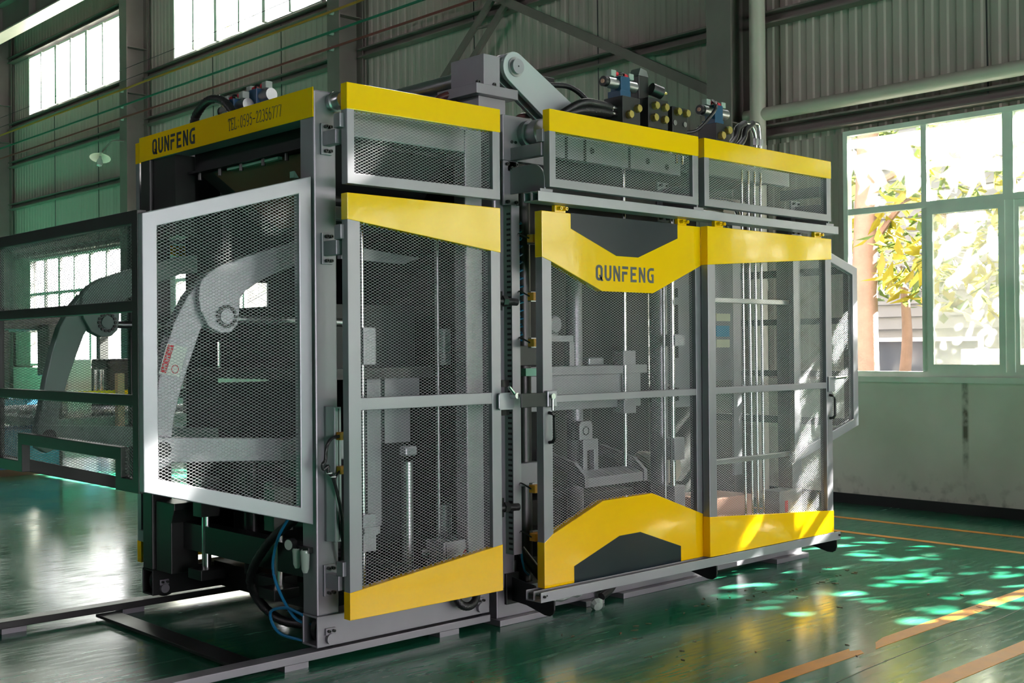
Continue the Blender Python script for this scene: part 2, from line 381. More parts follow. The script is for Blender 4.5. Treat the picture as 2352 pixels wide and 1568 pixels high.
# opposite wall and end walls (outside the picture): plain cladding, an upper opening added for light, and a big doorway
wl = obj('wall_left', box(X0-.2, X0, Y0, Y1, -.2, 1.3), 'roof', kind='structure')
obj('wall_band', box(X0-.2, X0, Y0, Y1, 3.8, 7.2), 'roof', wl); obj('wall_band', box(X0-.2, X0, Y0, Y1, 8.6, ZR), 'roof', wl)
obj('wall_band', box(X0-.2, X0, Y0, Y1, 1.3, 3.8), 'roof', wl); obj('wall_band', box(X0-.2, X0, Y0, 4, 7.2, 8.6), 'roof', wl); obj('wall_band', box(X0-.2, X0, 12.5, Y1, 7.2, 8.6), 'roof', wl); portal((X0-.25, 8.25, 7.9), (1, 0, 0), 8.5, 1.4)  # upper opening added to throw neutral daylight onto the window wall
wb = obj('wall_back', box(X0, WX, Y1, Y1+.2, -.2, ZR), 'roof', kind='structure')
wf = obj('wall_front', box(X0, -9, Y0-.2, Y0, -.2, ZR), 'roof', kind='structure')
obj('wall_band', box(4.5, WX, Y0-.2, Y0, -.2, ZR), 'roof', wf); obj('wall_band', box(-9, 4.5, Y0-.2, Y0, 6.0, ZR), 'roof', wf)
portal((-2.25, Y0-.25, 3.0), (0, 1, 0), 13.5, 6.0)
# pipes, crane beam, conductor rails, brace, lamp
t = thing('downpipe', 'cream vertical drain pipe beside the steel column', 'pipe', (WX-.22, 2.33, 0))
obj('pipe', cyl((WX-.22, 2.33, 0), (WX-.22, 2.33, ZR), .085, 24), 'pvc', t, True)
for z in (2.2, 3.65, 5.36, 8): obj('collar', cyl((WX-.22, 2.33, z), (WX-.22, 2.33, z+.1), .092, 24), 'pvc', t, True)
t = thing('wall_pipe', 'long cream pipe running along the wall above the large window', 'pipe', (WX-.2, -9, 4.1))
obj('pipe', cyl((WX-.2, -10, 4.1), (WX-.2, 2.5, 4.08), .07, 24), 'pvc', t, True)
for y in (2.45, -2, -6): obj('pipe_bracket', box(WX-.21, WX, y, y+.05, 4.0, 4.03), 'girt', t)
t = thing('diagonal_brace', 'grey steel bracing crossing the corrugated wall behind the press', 'brace', (WX-.2, 2.8, 4.3))
def bar(p0, p1, w, h):
    p0 = Vector(p0); p1 = Vector(p1); d = (p1-p0).normalized(); n = d.cross(Vector((1, 0, 0))).normalized()*h/2; x = Vector((w/2, 0, 0))
    V = [tuple(p+a*x+b*n) for p in (p0, p1) for a, b in ((-1, -1), (1, -1), (1, 1), (-1, 1))]
    return V, [(0, 1, 2, 3), (7, 6, 5, 4)]+[(i, i+4, (i+1) % 4+4, (i+1) % 4) for i in range(4)]
obj('long_bar', bar((WX-.2, 2.75, 4.33), (WX-.2, 9.6, 7.9), .06, .11), 'girt', t)
obj('twin_bar', bar((WX-.16, 8.1, 5.0), (WX-.16, 6.05, 6.75), .05, .09), 'girt', t); obj('twin_bar', bar((WX-.16, 7.75, 4.9), (WX-.16, 5.72, 6.7), .05, .09), 'girt', t)
for f in (.2, .55, .85):
    obj('batten', bar((WX-.15, 8.1-2.05*f, 5.0+1.75*f), (WX-.15, 7.72-2.03*f, 4.95+1.8*f), .03, .03), 'girt', t)
obj('gusset', box(WX-.2, WX-.19, 5.75, 6.35, 6.3, 6.8), 'girt', t)
t = thing('crane_runway_beam', 'pale steel crane runway beam near the roof at upper left', 'beam', (6.3, 10, 8.6))
obj('bottom_flange', box(6.2, 6.55, 9.9, Y1-.1, 8.66, 8.69), 'pvc', t); obj('web', box(6.36, 6.39, 9.9, Y1-.1, 8.69, 9.3), 'colpaint', t); obj('top_flange', box(6.2, 6.55, 9.9, Y1-.1, 9.3, 9.33), 'colpaint', t)
for i in range(12): obj('stiffener', box(6.22, 6.53, 10.5+i*1.9, 10.52+i*1.9, 8.69, 9.3), 'colpaint', t)
for nm, m, z in (('orange', 'wire_o', 6.74), ('green', 'wire_g', 6.43), ('red', 'wire_r', 6.19)):
    t = thing('conductor_rail', nm+' crane conductor rail strung across the wall columns', 'rail', (6.88, 12, z), 'crane conductor rails')
    obj('rail', box(6.865, 6.885, 2.9, Y1-.5, z-.016, z+.016), m, t)
    for c in COLS[4:]: obj('insulator', cyl((6.885, c, z), (6.95, c, z), .035, 10), 'clear', t)
for z in (6.98, 7.2):
    obj('overhead_wire', tube([(6.9, 9.8, z), (6.9, 14, z-.05), (6.9, 19, z-.05), (6.9, 30, z)], .006, 6), 'dgrey', label='thin grey wire above the conductor rails, %s of two' % ('lower' if z < 7 else 'upper'), cat='wire', group='overhead wires')
t = thing('wall_lamp', 'small old bracket lamp with open shade and bare bulb on the column', 'lamp', (6.94, 17.1, 5.7))
obj('bracket', tube([(6.94, 17.05, 5.75), (6.85, 17.4, 5.78), (6.8, 17.75, 5.62)], .015, 8), 'girt', t, True)
obj('shade', lathe([(.02, .1), (.05, .08), (.2, 0), (.205, 0), (.06, .09)], (6.8, 17.85, 5.50), (.25, .3, 1)), 'pvc', t, True)
obj('bulb', lathe([(0, -.2), (.05, -.17), (.065, -.11), (.05, -.05), (.025, 0), (.02, .04)], (6.8, 17.85, 5.50), (.25, .3, 1)), 'clear', t, True)
obj('electric_conduit', cyl((WX-.15, 17.35, 1.3), (WX-.15, 17.35, 5.4), .03, 10), 'pvc', label='thin cream conduit on the wall under the bracket lamp', cat='conduit')

# ================================================================ MACHINES
def bolt(parent, x, y, z, r=.009, l=.022, m='steel', ax='y'):
    V, F = ring([(r*math.cos(a), r*math.sin(a)) for a in [i*math.pi/5 for i in range(10)]], [(r*.5*math.cos(a), r*.5*math.sin(a)) for a in [i*math.pi/5 for i in range(10)]], 'y', -l, 0)
    if ax == 'x': V = [(b, a, c) for a, b, c in V]
    o = obj('bolt', (V, F), m, parent); o.location = (x, y, z); o.matrix_parent_inverse = parent.matrix_world.inverted() if parent.type == 'EMPTY' else Matrix()
    return o
def guard(root, name, x0, x1, z0, z1, yf, yb, bars, cross, pitch, yel, label, mcol='grey'):
    l, r, tp, bt = bars
    fr = obj(name, ring(rect(x0, x1, z0, z1), rect(x0+l, x1-r, z0+bt, z1-tp), 'y', yf, yb), mcol, root, bev=.003, label=label)
    if cross: obj('cross_bar', box(x0+l-.002, x1-r+.002, min(yf, yb)+.002, max(yf, yb)-.01, *cross), mcol, fr, bev=.003)
    ym = yf*.45+yb*.55
    obj('wire_mesh', lattice(rect(x0+l-.012, x1-r+.012, z0+bt-.01, z1-tp+.01), 'y', ym, *pitch), 'strand', fr, kind='stuff')
    s = .0025 if yf < yb else -.0025
    for p in yel: obj('yellow_plate', prism(p, 'y', yf-s, yb+s*.6), 'yellow', fr, bev=.003)
    return fr
def hinge(fr, x, z, ylen, h=.075, y0=0, w=.045, ph=.16):
    obj('hinge_plate', box(x-.01, x+.055, y0-.016, y0, z-ph/2, z+ph/2), 'grey', fr, bev=.002)
    for dx in (.012, .038):
        for s in (-1, 1): bolt(fr, x+dx, y0-.016, z+s*(ph/2-.018), .009, .022, 'dgrey')
    obj('hinge_arm', box(x, x+w, y0-ylen, y0-.014, z-h/2, z+h/2), 'grey', fr, bev=.003)
    obj('hinge_block', box(x-.004, x+w, y0-ylen-.045, y0-ylen+.012, z+h/2+.002, z+h/2+.075), 'grey', fr, bev=.003)
LET = {
 'Q': [([(0, .22), (.08, .06), (.22, 0), (.38, 0), (.52, .06), (.6, .22), (.6, .78), (.52, .94), (.38, 1), (.22, 1), (.08, .94), (0, .78)],
        [(.19, .26), (.22, .2), (.27, .17), (.33, .17), (.38, .2), (.41, .26), (.41, .74), (.38, .8), (.33, .83), (.27, .83), (.22, .8), (.19, .74)]), [(.26, .36), (.42, .36), (.66, .0), (.48, -.04)]],
 'U': [[(0, 1), (0, .25), (.1, .07), (.22, 0), (.38, 0), (.5, .07), (.6, .25), (.6, 1), (.42, 1), (.42, .28), (.36, .17), (.24, .17), (.18, .28), (.18, 1)]],
 'N': [[(0, 0), (0, 1), (.18, 1), (.44, .42), (.44, 1), (.6, 1), (.6, 0), (.43, 0), (.16, .62), (.16, 0)]],
 'F': [[(.02, .82), (.02, 1), (.56, 1), (.56, .82)], [(0, 0), (0, .66), (.48, .66), (.48, .47), (.17, .47), (.17, 0)]],
 'E': [[(0, 0), (0, 1), (.56, 1), (.56, .83), (.18, .83), (.18, .6), (.48, .6), (.48, .42), (.18, .42), (.18, .17), (.56, .17), (.56, 0)]],
 'G': [[(.64, 1), (.34, 1), (.14, .92), (.03, .76), (0, .5), (.03, .24), (.12, .07), (.28, 0), (.62, 0), (.62, .58), (.38, .58), (.38, .42), (.45, .42), (.45, .17), (.31, .17), (.2, .27), (.19, .5), (.22, .72), (.32, .82), (.64, .82)]],
}
def logo(parent, to3, m):
    """seven block letters; to3(u, v, w) maps a unit-height strip into place, w is the print thickness"""
    u = 0
    for ch in 'QUNFENG':
        gs = []
        for p in LET[ch]:
            g = ring(p[0], p[1], 'y', 0, 1) if isinstance(p, tuple) else prism(p, 'y', 0, 1)
            gs.append(([to3(a+u, c, b) for a, b, c in g[0]], g[1]))
        obj('letter', join(*gs), m, parent); u += .76
    return u-.12
def ribbon(pts, w):
    V = []; n = len(pts)
    for i, p in enumerate(pts):
        a = pts[max(i-1, 0)]; b = pts[min(i+1, n-1)]; d = math.hypot(b[0]-a[0], b[1]-a[1]) or 1; nx, ny = -(b[1]-a[1])/d*w, (b[0]-a[0])/d*w
        V += [(p[0]+nx, p[1]+ny), (p[0]-nx, p[1]-ny)]
    return V, [(2*i, 2*i+1, 2*i+3, 2*i+2) for i in range(n-1)]
def ell(cx, cy, rx, ry, a0, a1, n=14): return [(cx+rx*math.cos(math.radians(a0+(a1-a0)*i/n)), cy+ry*math.sin(math.radians(a0+(a1-a0)*i/n))) for i in range(n+1)]
STR = {
 'T': [[(.02, .98), (.98, .98)], [(.5, .98), (.5, .02)], [(.3, .01), (.7, .01)], [(.04, .98), (.03, .78)], [(.96, .98), (.97, .78)]],
 'E': [[(.2, 1), (.2, 0)], [(.05, .98), (.92, .98), (.94, .8)], [(.2, .52), (.7, .52)], [(.05, .02), (.92, .02), (.95, .22)]],
 'L': [[(.25, 1), (.25, 0)], [(.08, .99), (.45, .99)], [(.08, .02), (.9, .02), (.94, .24)]],
 ':': [[(.42, .66), (.58, .66)], [(.42, .14), (.58, .14)]],
 '0': [ell(.5, .5, .38, .48, 0, 360, 22)], '-': [[(.08, .45), (.92, .45)]],
 '5': [[(.85, .97), (.25, .97), (.2, .55)], ell(.48, .33, .36, .31, 140, -150, 18)],
 '9': [ell(.5, .66, .36, .32, 0, 360, 20), ell(.42, .5, .44, .48, 10, -110, 12)],
 '2': [ell(.5, .72, .34, .26, 165, -30, 12)+[(.12, .04), (.9, .04), (.93, .16)]],
 '3': [ell(.48, .75, .3, .22, 150, -90, 12), ell(.48, .28, .36, .26, 90, -160, 14)],
 '6': [ell(.5, .31, .37, .29, 0, 360, 20), ell(.62, .42, .49, .55, 180, 95, 12)], '7': [[(.1, .85), (.12, .96), (.9, .96), (.45, .02)]],
}
# ---------------------------------------------------------------- feeder carriage on floor rails
F = thing('feeder_carriage', 'grey rail-mounted feeder carriage with yellow banner and mesh guards, left half of the machine', 'machine', (.6, .97, 0))
for y0, y1 in ((0, .13), (1.81, 1.94)):
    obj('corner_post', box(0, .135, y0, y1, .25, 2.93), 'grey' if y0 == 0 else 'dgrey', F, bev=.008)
    obj('corner_post', box(1.03, 1.16, y0+.02, y1-.01, .25, 2.9), 'grey', F, bev=.008)
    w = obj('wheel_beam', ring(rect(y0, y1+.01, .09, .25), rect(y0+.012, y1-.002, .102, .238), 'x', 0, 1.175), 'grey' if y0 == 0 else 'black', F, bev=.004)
    for x in (.075, 1.1):
        obj('wheel', lathe([(0, -.035), (.085, -.035), (.095, -.03), (.095, -.02), (.08, -.015), (.08, .03), (0, .03)], (x+.03, y0+.07, .166), (0, 1, 0), 28), 'black', w, True)
        obj('keeper_plate', box(x-.03, x+.03, y0-.012, y0, .15, .185), 'grey', w, bev=.002)
        obj('axle_boss', cyl((x, y0-.022, .13), (x, y0, .13), .028, 20), 'grey', w, True)
        for dx in (-.015, .015): bolt(w, x+dx, y0-.012, .17, .008, .014, 'dgrey')
    obj('side_beam', box(.135, 1.03, y0+.02, y0+.11, 2.72, 2.9), 'grey', F, bev=.006); obj('side_beam', box(.135, 1.03, y0+.03, y0+.1, 2.28, 2.35), 'grey', F, bev=.006)
obj('cross_beam', box(.42, .56, .13, 1.81, .11, .26), 'black', F, bev=.004); obj('cross_beam', box(.95, 1.05, .13, 1.81, .11, .26), 'black', F, bev=.004)
obj('top_beam', box(0, .12, .13, 1.81, 2.79, 2.93), 'grey', F, bev=.004)
ban = obj('yellow_banner', box(-.006, 0, .0, 1.945, 2.789, 2.942), 'yellow', F, bev=.002)
s = .108; wl_ = .540/(.76*7-.12)
logo(ban, lambda u, v, w: (-.0062-w*.0006, 1.765-u*wl_, 2.815+v*.094), 'ink')
txt = 'TEL:0595-22356777'; cw = .555/len(txt)
for i, ch in enumerate(txt):
    gs = []
    for st in STR[ch]:
        v, f = ribbon([(p[0]*cw*.86, p[1]*.066) for p in st], .0026 if ch != ':' else .005)
        gs.append(([(-.0066, .843-i*cw-a, 2.833+b) for a, b in v], f))
    obj('letter', join(*gs), 'ink', ban)
# cylindrical rollers poking from the frame tops
obj('guide_roller', lathe([(0, -.10), (.040, -.10), (.044, -.095), (.044, -.045), (.052, -.04), (.052, -.03), (.046, -.025), (.046, 0)], (.115, 0, 2.875), (0, 1, 0), 28), 'steel', F, True)
# hopper seen under the banner
hp = obj('hopper', prism([(.15, 2.90), (1.50, 2.90), (1.50, 2.70), (.15, 2.70)], 'x', .14, 1.0), 'black', F)
obj('hopper_lip', box(.10, .16, .14, 1.56, 2.675, 2.69), 'black', hp)
obj('hopper_chute', ([(.16, .14, 2.69), (.16, 1.5, 2.69), (1.0, 1.5, 2.69), (1.0, .14, 2.69), (.42, .4, 2.30), (.42, 1.12, 2.30), (.9, 1.12, 2.30), (.9, .4, 2.30)], [(0, 1, 5, 4), (1, 2, 6, 5), (2, 3, 7, 6), (3, 0, 4, 7), (4, 5, 6, 7)]), 'black', hp)
obj('chute_liner', ([(.155, .2, 2.665), (.155, 1.3, 2.665), (.40, .98, 2.32), (.40, .42, 2.32)], [(0, 1, 2, 3)]), 'brown', hp)
for i in range(6): obj('lip_stud', cyl((.13, .22+i*.24, 2.675), (.13, .22+i*.24, 2.635), .012, 8), 'dgrey', hp)
obj('mint_bar', box(.13, .16, .55, 1.1, 2.655, 2.67), 'mint', hp)
obj('inner_post', box(.02, .15, 1.52, 1.80, 2.3, 2.79), 'dgrey', F)
# swing arms
up = [(-.512, 1.918), (-.50, 1.955), (-.464, 1.99), (-.40, 2.03), (-.243, 2.085), (.097, 2.185), (.22, 2.2), (.22, 2.09), (.096, 2.075), (-.142, 1.974), (-.25, 1.91), (-.285, 1.87), (-.29, 1.79), (-.30, 1.73), (-.34, 1.695), (-.40, 1.69), (-.46, 1.72), (-.505, 1.80), (-.515, 1.86)]
lo = [(-.50, 1.94), (-.559, 1.873), (-.60, 1.80), (-.63, 1.744), (-.675, 1.60), (-.711, 1.448), (-.74, 1.28), (-.775, 1.13), (-.76, 1.06), (-.71, 1.03), (-.65, 1.05), (-.645, 1.17), (-.633, 1.276), (-.59, 1.43), (-.538, 1.573), (-.49, 1.70), (-.43, 1.80), (-.42, 1.9)]
for y, m in ((.28, 'silver'), (1.66, 'armgreen')):  # far arm: shade put into a grey-green copy of the silver one
    a = obj('swing_arm', prism(up, 'y', y-.035, y+.035), m, F, bev=.005)
    obj('lower_arm', prism(lo, 'y', y+.0, y+.075), m, a, bev=.005)
    for k in range(14):
        t_ = k*2*math.pi/14; obj('flange_bolt', cyl((-.365+.05*math.cos(t_), y-.036, 1.775+.05*math.sin(t_)), (-.365+.05*math.cos(t_), y-.046, 1.775+.05*math.sin(t_)), .009, 8), 'dgrey', a)
    obj('pivot_cap', cyl((-.365, y-.036, 1.775), (-.365, y-.045, 1.775), .036, 24), m, a, True)
    obj('link_bar', prism([(-.78, 1.195), (.35, 1.12), (.35, 1.01), (-.78, 1.07)], 'y', y-.05, y-.01), m, a, bev=.005)
    obj('link_pin', cyl((-.715, y-.06, 1.13), (-.715, y-.01, 1.13), .038, 20), 'black', a, True)
    obj('push_rod', cyl((-.33, y+.02, 1.765), (.5, y+.02, 1.75), .022, 14), 'steel', a, True)
    if y < 1:
        st = obj('warning_sticker', prism([(-.668, 1.642), (-.56, 1.62), (-.606, 1.475), (-.712, 1.497)], 'y', y-.002, y-.0008), 'white', a)
        obj('sticker_band', prism([(-.664, 1.636), (-.632, 1.63), (-.676, 1.497), (-.706, 1.503)], 'y', y-.003, y-.002), 'red', st)
        v, f = ribbon(ell(-.628, 1.515, .018, .02, 0, 360, 20), .002); obj('sticker_circle', ([(p[0], y-.0035, p[1]) for p in v], f), 'red', st)
        for k in range(3):
            cx, cz = -.653-.014*k, 1.612-.042*k; gs = []
            for q in ([(-.008, .01), (.009, .007)], [(-.009, 0), (.008, -.003)], [(0, .014), (-.004, -.014)], [(-.01, -.011), (.007, -.014)]):
                v, f = ribbon([(cx+i, cz+j) for i, j in q], .0014); gs.append(([(p[0], y-.0036, p[1]) for p in v], f))
            obj('sticker_glyph', join(*gs), 'white', st)
# interior of the carriage
obj('feed_table', box(.18, 1.02, .3, 1.65, 1.44, 1.50), 'dgrey', F); obj('feed_box', box(.3, 1.0, .45, 1.5, 1.5, 1.86), 'black', F)
obj('vibrator_body', box(.35, 1.0, .55, 1.45, .45, 1.05), 'black', F, bev=.02); obj('drive_motor', cyl((.45, .6, .62), (.45, 1.3, .62), .14, 24), 'black', F, True)
obj('guide_rod', cyl((.363, .1, .27), (.363, .1, 2.28), .012, 12), 'chrome', F, True)
obj('rod_clamp', box(.336, .418, .05, .13, 1.522, 1.722), 'silver', F, bev=.003)
c2 = obj('rod_clamp', box(.327, .412, .05, .13, .53, .728), 'silver', F, bev=.003); obj('clamp_lug', box(.327, .43, .04, .06, .62, .66), 'silver', c2)
obj('column_plate', box(.597, .694, .38, .42, .6, 1.492), 'silver', F); obj('column_plate', box(.723, .975, .38, .42, 1.28, 1.488), 'silver', F); obj('column_plate', box(.724, .908, .385, .42, 1.066, 1.285), 'silver', F)
obj('guide_rod', cyl((1.05, .3, .27), (1.05, .3, 2.28), .014, 12), 'steel', F, True)
for z0, z1 in ((1.51, 1.722), (.505, .69)): obj('rod_block', cyl((1.09, .3, z0), (1.09, .3, z1), .047, 24), 'silver', F, True)
pl = obj('stop_plate', box(1.155, 1.225, .14, .16, .42, 2.2), 'grey', F, bev=.003)
st = obj('warning_sticker', box(1.164, 1.224, .137, .1395, 1.44, 1.618), 'white', pl); obj('sticker_band', box(1.166, 1.222, .1355, .137, 1.585, 1.615), 'red', st)
eb = obj('electric_box', box(.87, 1.17, .04, .2, .28, .52), 'silver', F, bev=.004); obj('box_door', box(.885, 1.155, .033, .04, .295, .505), 'silver', eb, bev=.002)
obj('hazard_triangle', ring([(1.02-.045, .39), (1.02+.045, .39), (1.02, .47)], [(1.02-.030, .399), (1.02+.030, .399), (1.02, .452)], 'y', .0318, .033), 'red', eb)
obj('hydraulic_cylinder', cyl((.82, .3, .3), (.82, .3, .96), .032, 20), 'steel', F, True); obj('cylinder_clevis', box(.745, .83, .22, .28, 1.0, 1.055), 'silver', F, bev=.01)
obj('horizontal_rod', cyl((.2, .5, 1.70), (1.0, .5, 1.69), .02, 14), 'chrome', F, True); obj('deflector_plate', prism([(.5, 2.2), (1.07, 2.15), (.95, 2.11), (.5, 2.12)], 'y', .48, .52), 'silver', F)
rs = obj('rear_dark_sheet', box(.22, 1.15, 1.76, 1.78, .36, 1.40), 'black', F); obj('rear_dark_strip', box(.22, .43, 1.76, 1.78, 1.40, 2.75), 'black', rs); obj('rear_dark_strip', box(.82, 1.15, 1.76, 1.78, 1.40, 2.75), 'black', rs); obj('rear_dark_strip', box(.43, .82, 1.76, 1.78, 1.66, 1.80), 'black', rs); obj('rear_dark_strip', box(.43, .56, 1.76, 1.78, 1.80, 2.05), 'black', rs); obj('rear_dark_strip', box(.43, .82, 1.76, 1.78, 2.05, 2.75), 'black', rs)  # black sheet added so the space behind the swing arm reads dark
obj('added_dark_sheet', box(1.17, 1.18, .22, 1.78, .27, 2.7), 'black', F); obj('plug_socket', cyl((.885, .15, .44), (.885, .22, .44), .03, 16), 'chrome', F, True); obj('mint_bar', box(.2, .62, .7, .74, 2.66, 2.70), 'mint', F); obj('mint_bar', box(.2, .85, .5, .54, 2.555, 2.59), 'mint', F); obj('mint_bar', box(.78, .9, .5, .54, 2.45, 2.6), 'mint', F)  # thin black sheet added to block the view and darken the interior
obj('cross_tube', cyl((.15, .2, 2.40), (1.0, .2, 2.40), .03, 16), 'black', F, True)
# legs and cylinders under the swing guard (far side)
for x, y in ((.12, 1.35), (.3, .85), (.12, .55)):
    obj('chrome_rod', cyl((x, y, .27), (x, y, .75), .028, 16), 'chrome', F, True); obj('rod_foot', box(x-.08, x+.08, y-.08, y+.08, .25, .31), 'black', F, bev=.004); obj('rod_head', box(x-.06, x+.06, y-.05, y+.05, .62, .85), 'dgrey', F)
obj('support_bracket', prism([(1.60, .25), (1.8, .25), (1.8, .68), (1.56, .68), (1.56, .64), (1.60, .56)], 'x', .02, .2), 'dgrey', F, bev=.004)
obj('lower_frame', box(.1, .2, .2, 1.8, .40, .56), 'black', F); obj('lift_cylinder', cyl((.25, 1.05, .3), (.25, 1.05, .95), .045, 18), 'black', F, True)
# swing-side guards of the carriage
def trapezoid(root, ya, yb, xs, xe, m, ms):
    o_ = [(xs, .72), (xs, 2.484), (xe, 2.232), (xe, .963)]
    d = .072 if xe < xs else -.072; k = (2.484-2.232)/abs(xe-xs)
    i_ = [(xs-d, .72+.075+abs(d)*k), (xs-d, 2.484-.075-abs(d)*k), (xe+d, 2.232-.075+abs(d)*k), (xe+d, .963+.075-abs(d)*k)]
    g = obj('side_guard', ring(o_, i_, 'y', ya, yb), m, root, bev=.004)
    q = [(u+(.01 if u < (xs+xe)/2 else -.01)*-1, v+(-.012 if v < 1.6 else .012)) for u, v in i_]
    obj('wire_mesh', lattice(q, 'y', (ya+yb)/2, .0307, .0154, .0026), ms, g, kind='stuff'); return g
trapezoid(F, -.002, .044, -.02, -.928, 'silver', 'strand'); trapezoid(F, 1.896, 1.942, -.02, -.928, 'dgrey', 'dstrand')  # far guard repeats the silver one, darkened as its shaded side
cg = obj('end_guard', ring(rect(.045, 1.895, .955, 2.252), rect(.10, 1.84, 1.40, 2.19), 'x', -.93, -.885), 'dgrey', F, bev=.003) if False else None
outl = [(.045, .953), (.045, 2.252), (1.895, 2.252), (1.895, .953), (1.445, .953), (1.445, 1.105), (.288, 1.095), (.288, .953)]
inn = [(.105, 1.015), (.105, 2.19), (1.835, 2.19), (1.835, 1.013), (1.505, 1.013), (1.505, 1.165), (.228, 1.155), (.228, 1.015)]
eg = obj('end_guard', ring(outl, inn, 'x', -.93, -.885), 'dgrey', F, bev=.003)  # guard frame darkened in colour, as it faces away from the light
obj('cross_bar', box(-.928, -.887, .10, 1.84, 1.785, 1.838), 'dgrey', eg, bev=.003); obj('cross_bar', box(-.928, -.887, .10, 1.84, 1.352, 1.402), 'dgrey', eg, bev=.003)
obj('wire_mesh', lattice(rect(.1, 1.84, 1.83, 2.2), 'x', -.905, .0307, .0154, .0032), 'dstrand', eg, kind='stuff')
obj('wire_mesh', lattice(rect(.1, 1.84, 1.10, 1.36), 'x', -.905, .0307, .0154, .0032), 'dstrand', eg, kind='stuff')
obj('wire_mesh', lattice(rect(.1, .235, 1.0, 1.10), 'x', -.905, .0307, .0154, .0032), 'dstrand', eg, kind='stuff'); obj('wire_mesh', lattice(rect(1.5, 1.84, 1.0, 1.10), 'x', -.905, .0307, .0154, .0032), 'dstrand', eg, kind='stuff')
# front (and matching rear) guard doors of the carriage
PIT = (.0307, .0154, .0023)
for yf, yb, sgn in ((-.20, -.15, 1), (2.14, 2.09, -1)):
    d = guard(F, 'hinged_guard_door', .062, 1.096, .256, 2.387, yf, yb, (.077, .07, .12, .12), (1.297, 1.36), PIT,
              [[(.060, 2.389), (1.098, 2.389), (1.098, 2.139), (.060, 2.256)], [(.060, .254), (1.098, .254), (1.098, .511), (.060, .391)]], 'tall mesh guard door with sloping yellow bands')
    u_ = guard(F, 'upper_guard_panel', .064, 1.10, 2.435, 2.94, yf, yb, (.044, .055, .11, .055), None, PIT, [[(.062, 2.942), (1.102, 2.942), (1.102, 2.812), (.062, 2.808)]], 'short mesh guard panel with yellow top band')
    if sgn == 1:
        hinge(d, .045, 2.12, .125); hinge(d, .045, .43, .125); hinge(u_, .045, 2.68, .125)
    else:
        for z in (2.12, .43): obj('hinge_arm', box(.045, .09, 1.94, 2.09, z-.035, z+.035), 'grey', d)
# aluminium sensor rail with orange sensors and the looped cable
sr = obj('sensor_rail', prism([(.077, -.055), (.117, -.055), (.117, -.02), (.077, -.02)], 'z', .625, 1.312), 'silver', F, bev=.002); obj('rail_slot', box(.098, .103, -.0565, -.055, .635, 1.305), 'black', sr); obj('rail_angle', prism([(.048, -.02), (.077, -.052), (.077, -.0), (.048, -.0)], 'z', .63, 1.316), 'grey', sr, bev=.002)
for z in (1.165, .992): s_ = obj('orange_sensor', box(.085, .135, -.09, -.056, z-.02, z+.02), 'orange', F, bev=.003); obj('sensor_tip', cyl((.11, -.0905, z), (.11, -.095, z), .008, 8), 'brass', s_)
obj('sensor_cable', tube([(.09, -.08, 1.165), (.04, -.085, 1.158), (.008, -.085, 1.12), (-.002, -.085, 1.05), (-.018, -.085, 1.03), (-.012, -.085, 1.005), (.012, -.09, 1.02), (.012, -.09, .99), (.045, -.085, .955), (.08, -.08, .85), (.105, -.075, .74), (.125, -.05, .6), (.15, .0, .42)], .009, 8), 'rubber', F, True)
obj('sensor_cable', tube([(.09, -.08, .99), (.06, -.09, .965), (.055, -.09, .93), (.09, -.075, .82), (.115, -.06, .7), (.13, -.03, .58)], .006, 8), 'rubber', F, True)
for z in (.975, .955): obj('cable_tie', cyl((.02+(.975-z)*1.2, -.086, z+.012), (.02+(.975-z)*1.2, -.086, z+.006), .016, 10), 'white', F)
# air regulator, hoses on the near post
rg = obj('air_regulator', box(-.03, .0, .03, .14, .57, .60), 'black', F, bev=.004)
obj('pressure_gauge', cyl((-.03, .17, .605), (-.065, .16, .605), .03, 20), 'black', rg, True); obj('gauge_face', cyl((-.0651, .16, .605), (-.067, .1595, .605), .026, 20), 'clear', rg, True)
for y, h in ((.135, .09), (.06, .105)): obj('filter_bowl', lathe([(0, -h), (.012, -h), (.02, -h+.02), (.024, -.01), (.026, 0), (.022, .012)], (-.03, y, .575), (0, 0, 1), 18), 'clear', rg, True)
obj('air_tube', tube([(-.02, .2, .76), (-.02, .34, .60), (-.03, .36, .42), (.0, .22, .22), (.06, .10, .18)], .008, 8), 'bluehose', F, True)
obj('air_tube', tube([(.0, .13, .24), (-.02, .26, .26), (-.04, .38, .22), (-.02, .33, .12), (.02, .14, .10)], .008, 8), 'bluehose', F, True)
obj('corrugated_hose', tube([(.1, .28, .74), (.05, .55, .55), (.08, .78, .30), (.15, .60, .12), (.25, .3, .12)], .024, 10, True, 12, lambda i: 1+.1*(i % 2)), 'rubber', F, True)
obj('corrugated_hose', tube([(.86, -.03, .30), (.90, -.06, .19), (.97, -.07, .17), (1.03, -.05, .22), (1.0, .0, .33)], .022, 10, True, 12, lambda i: 1+.1*(i % 2)), 'rubber', F, True)
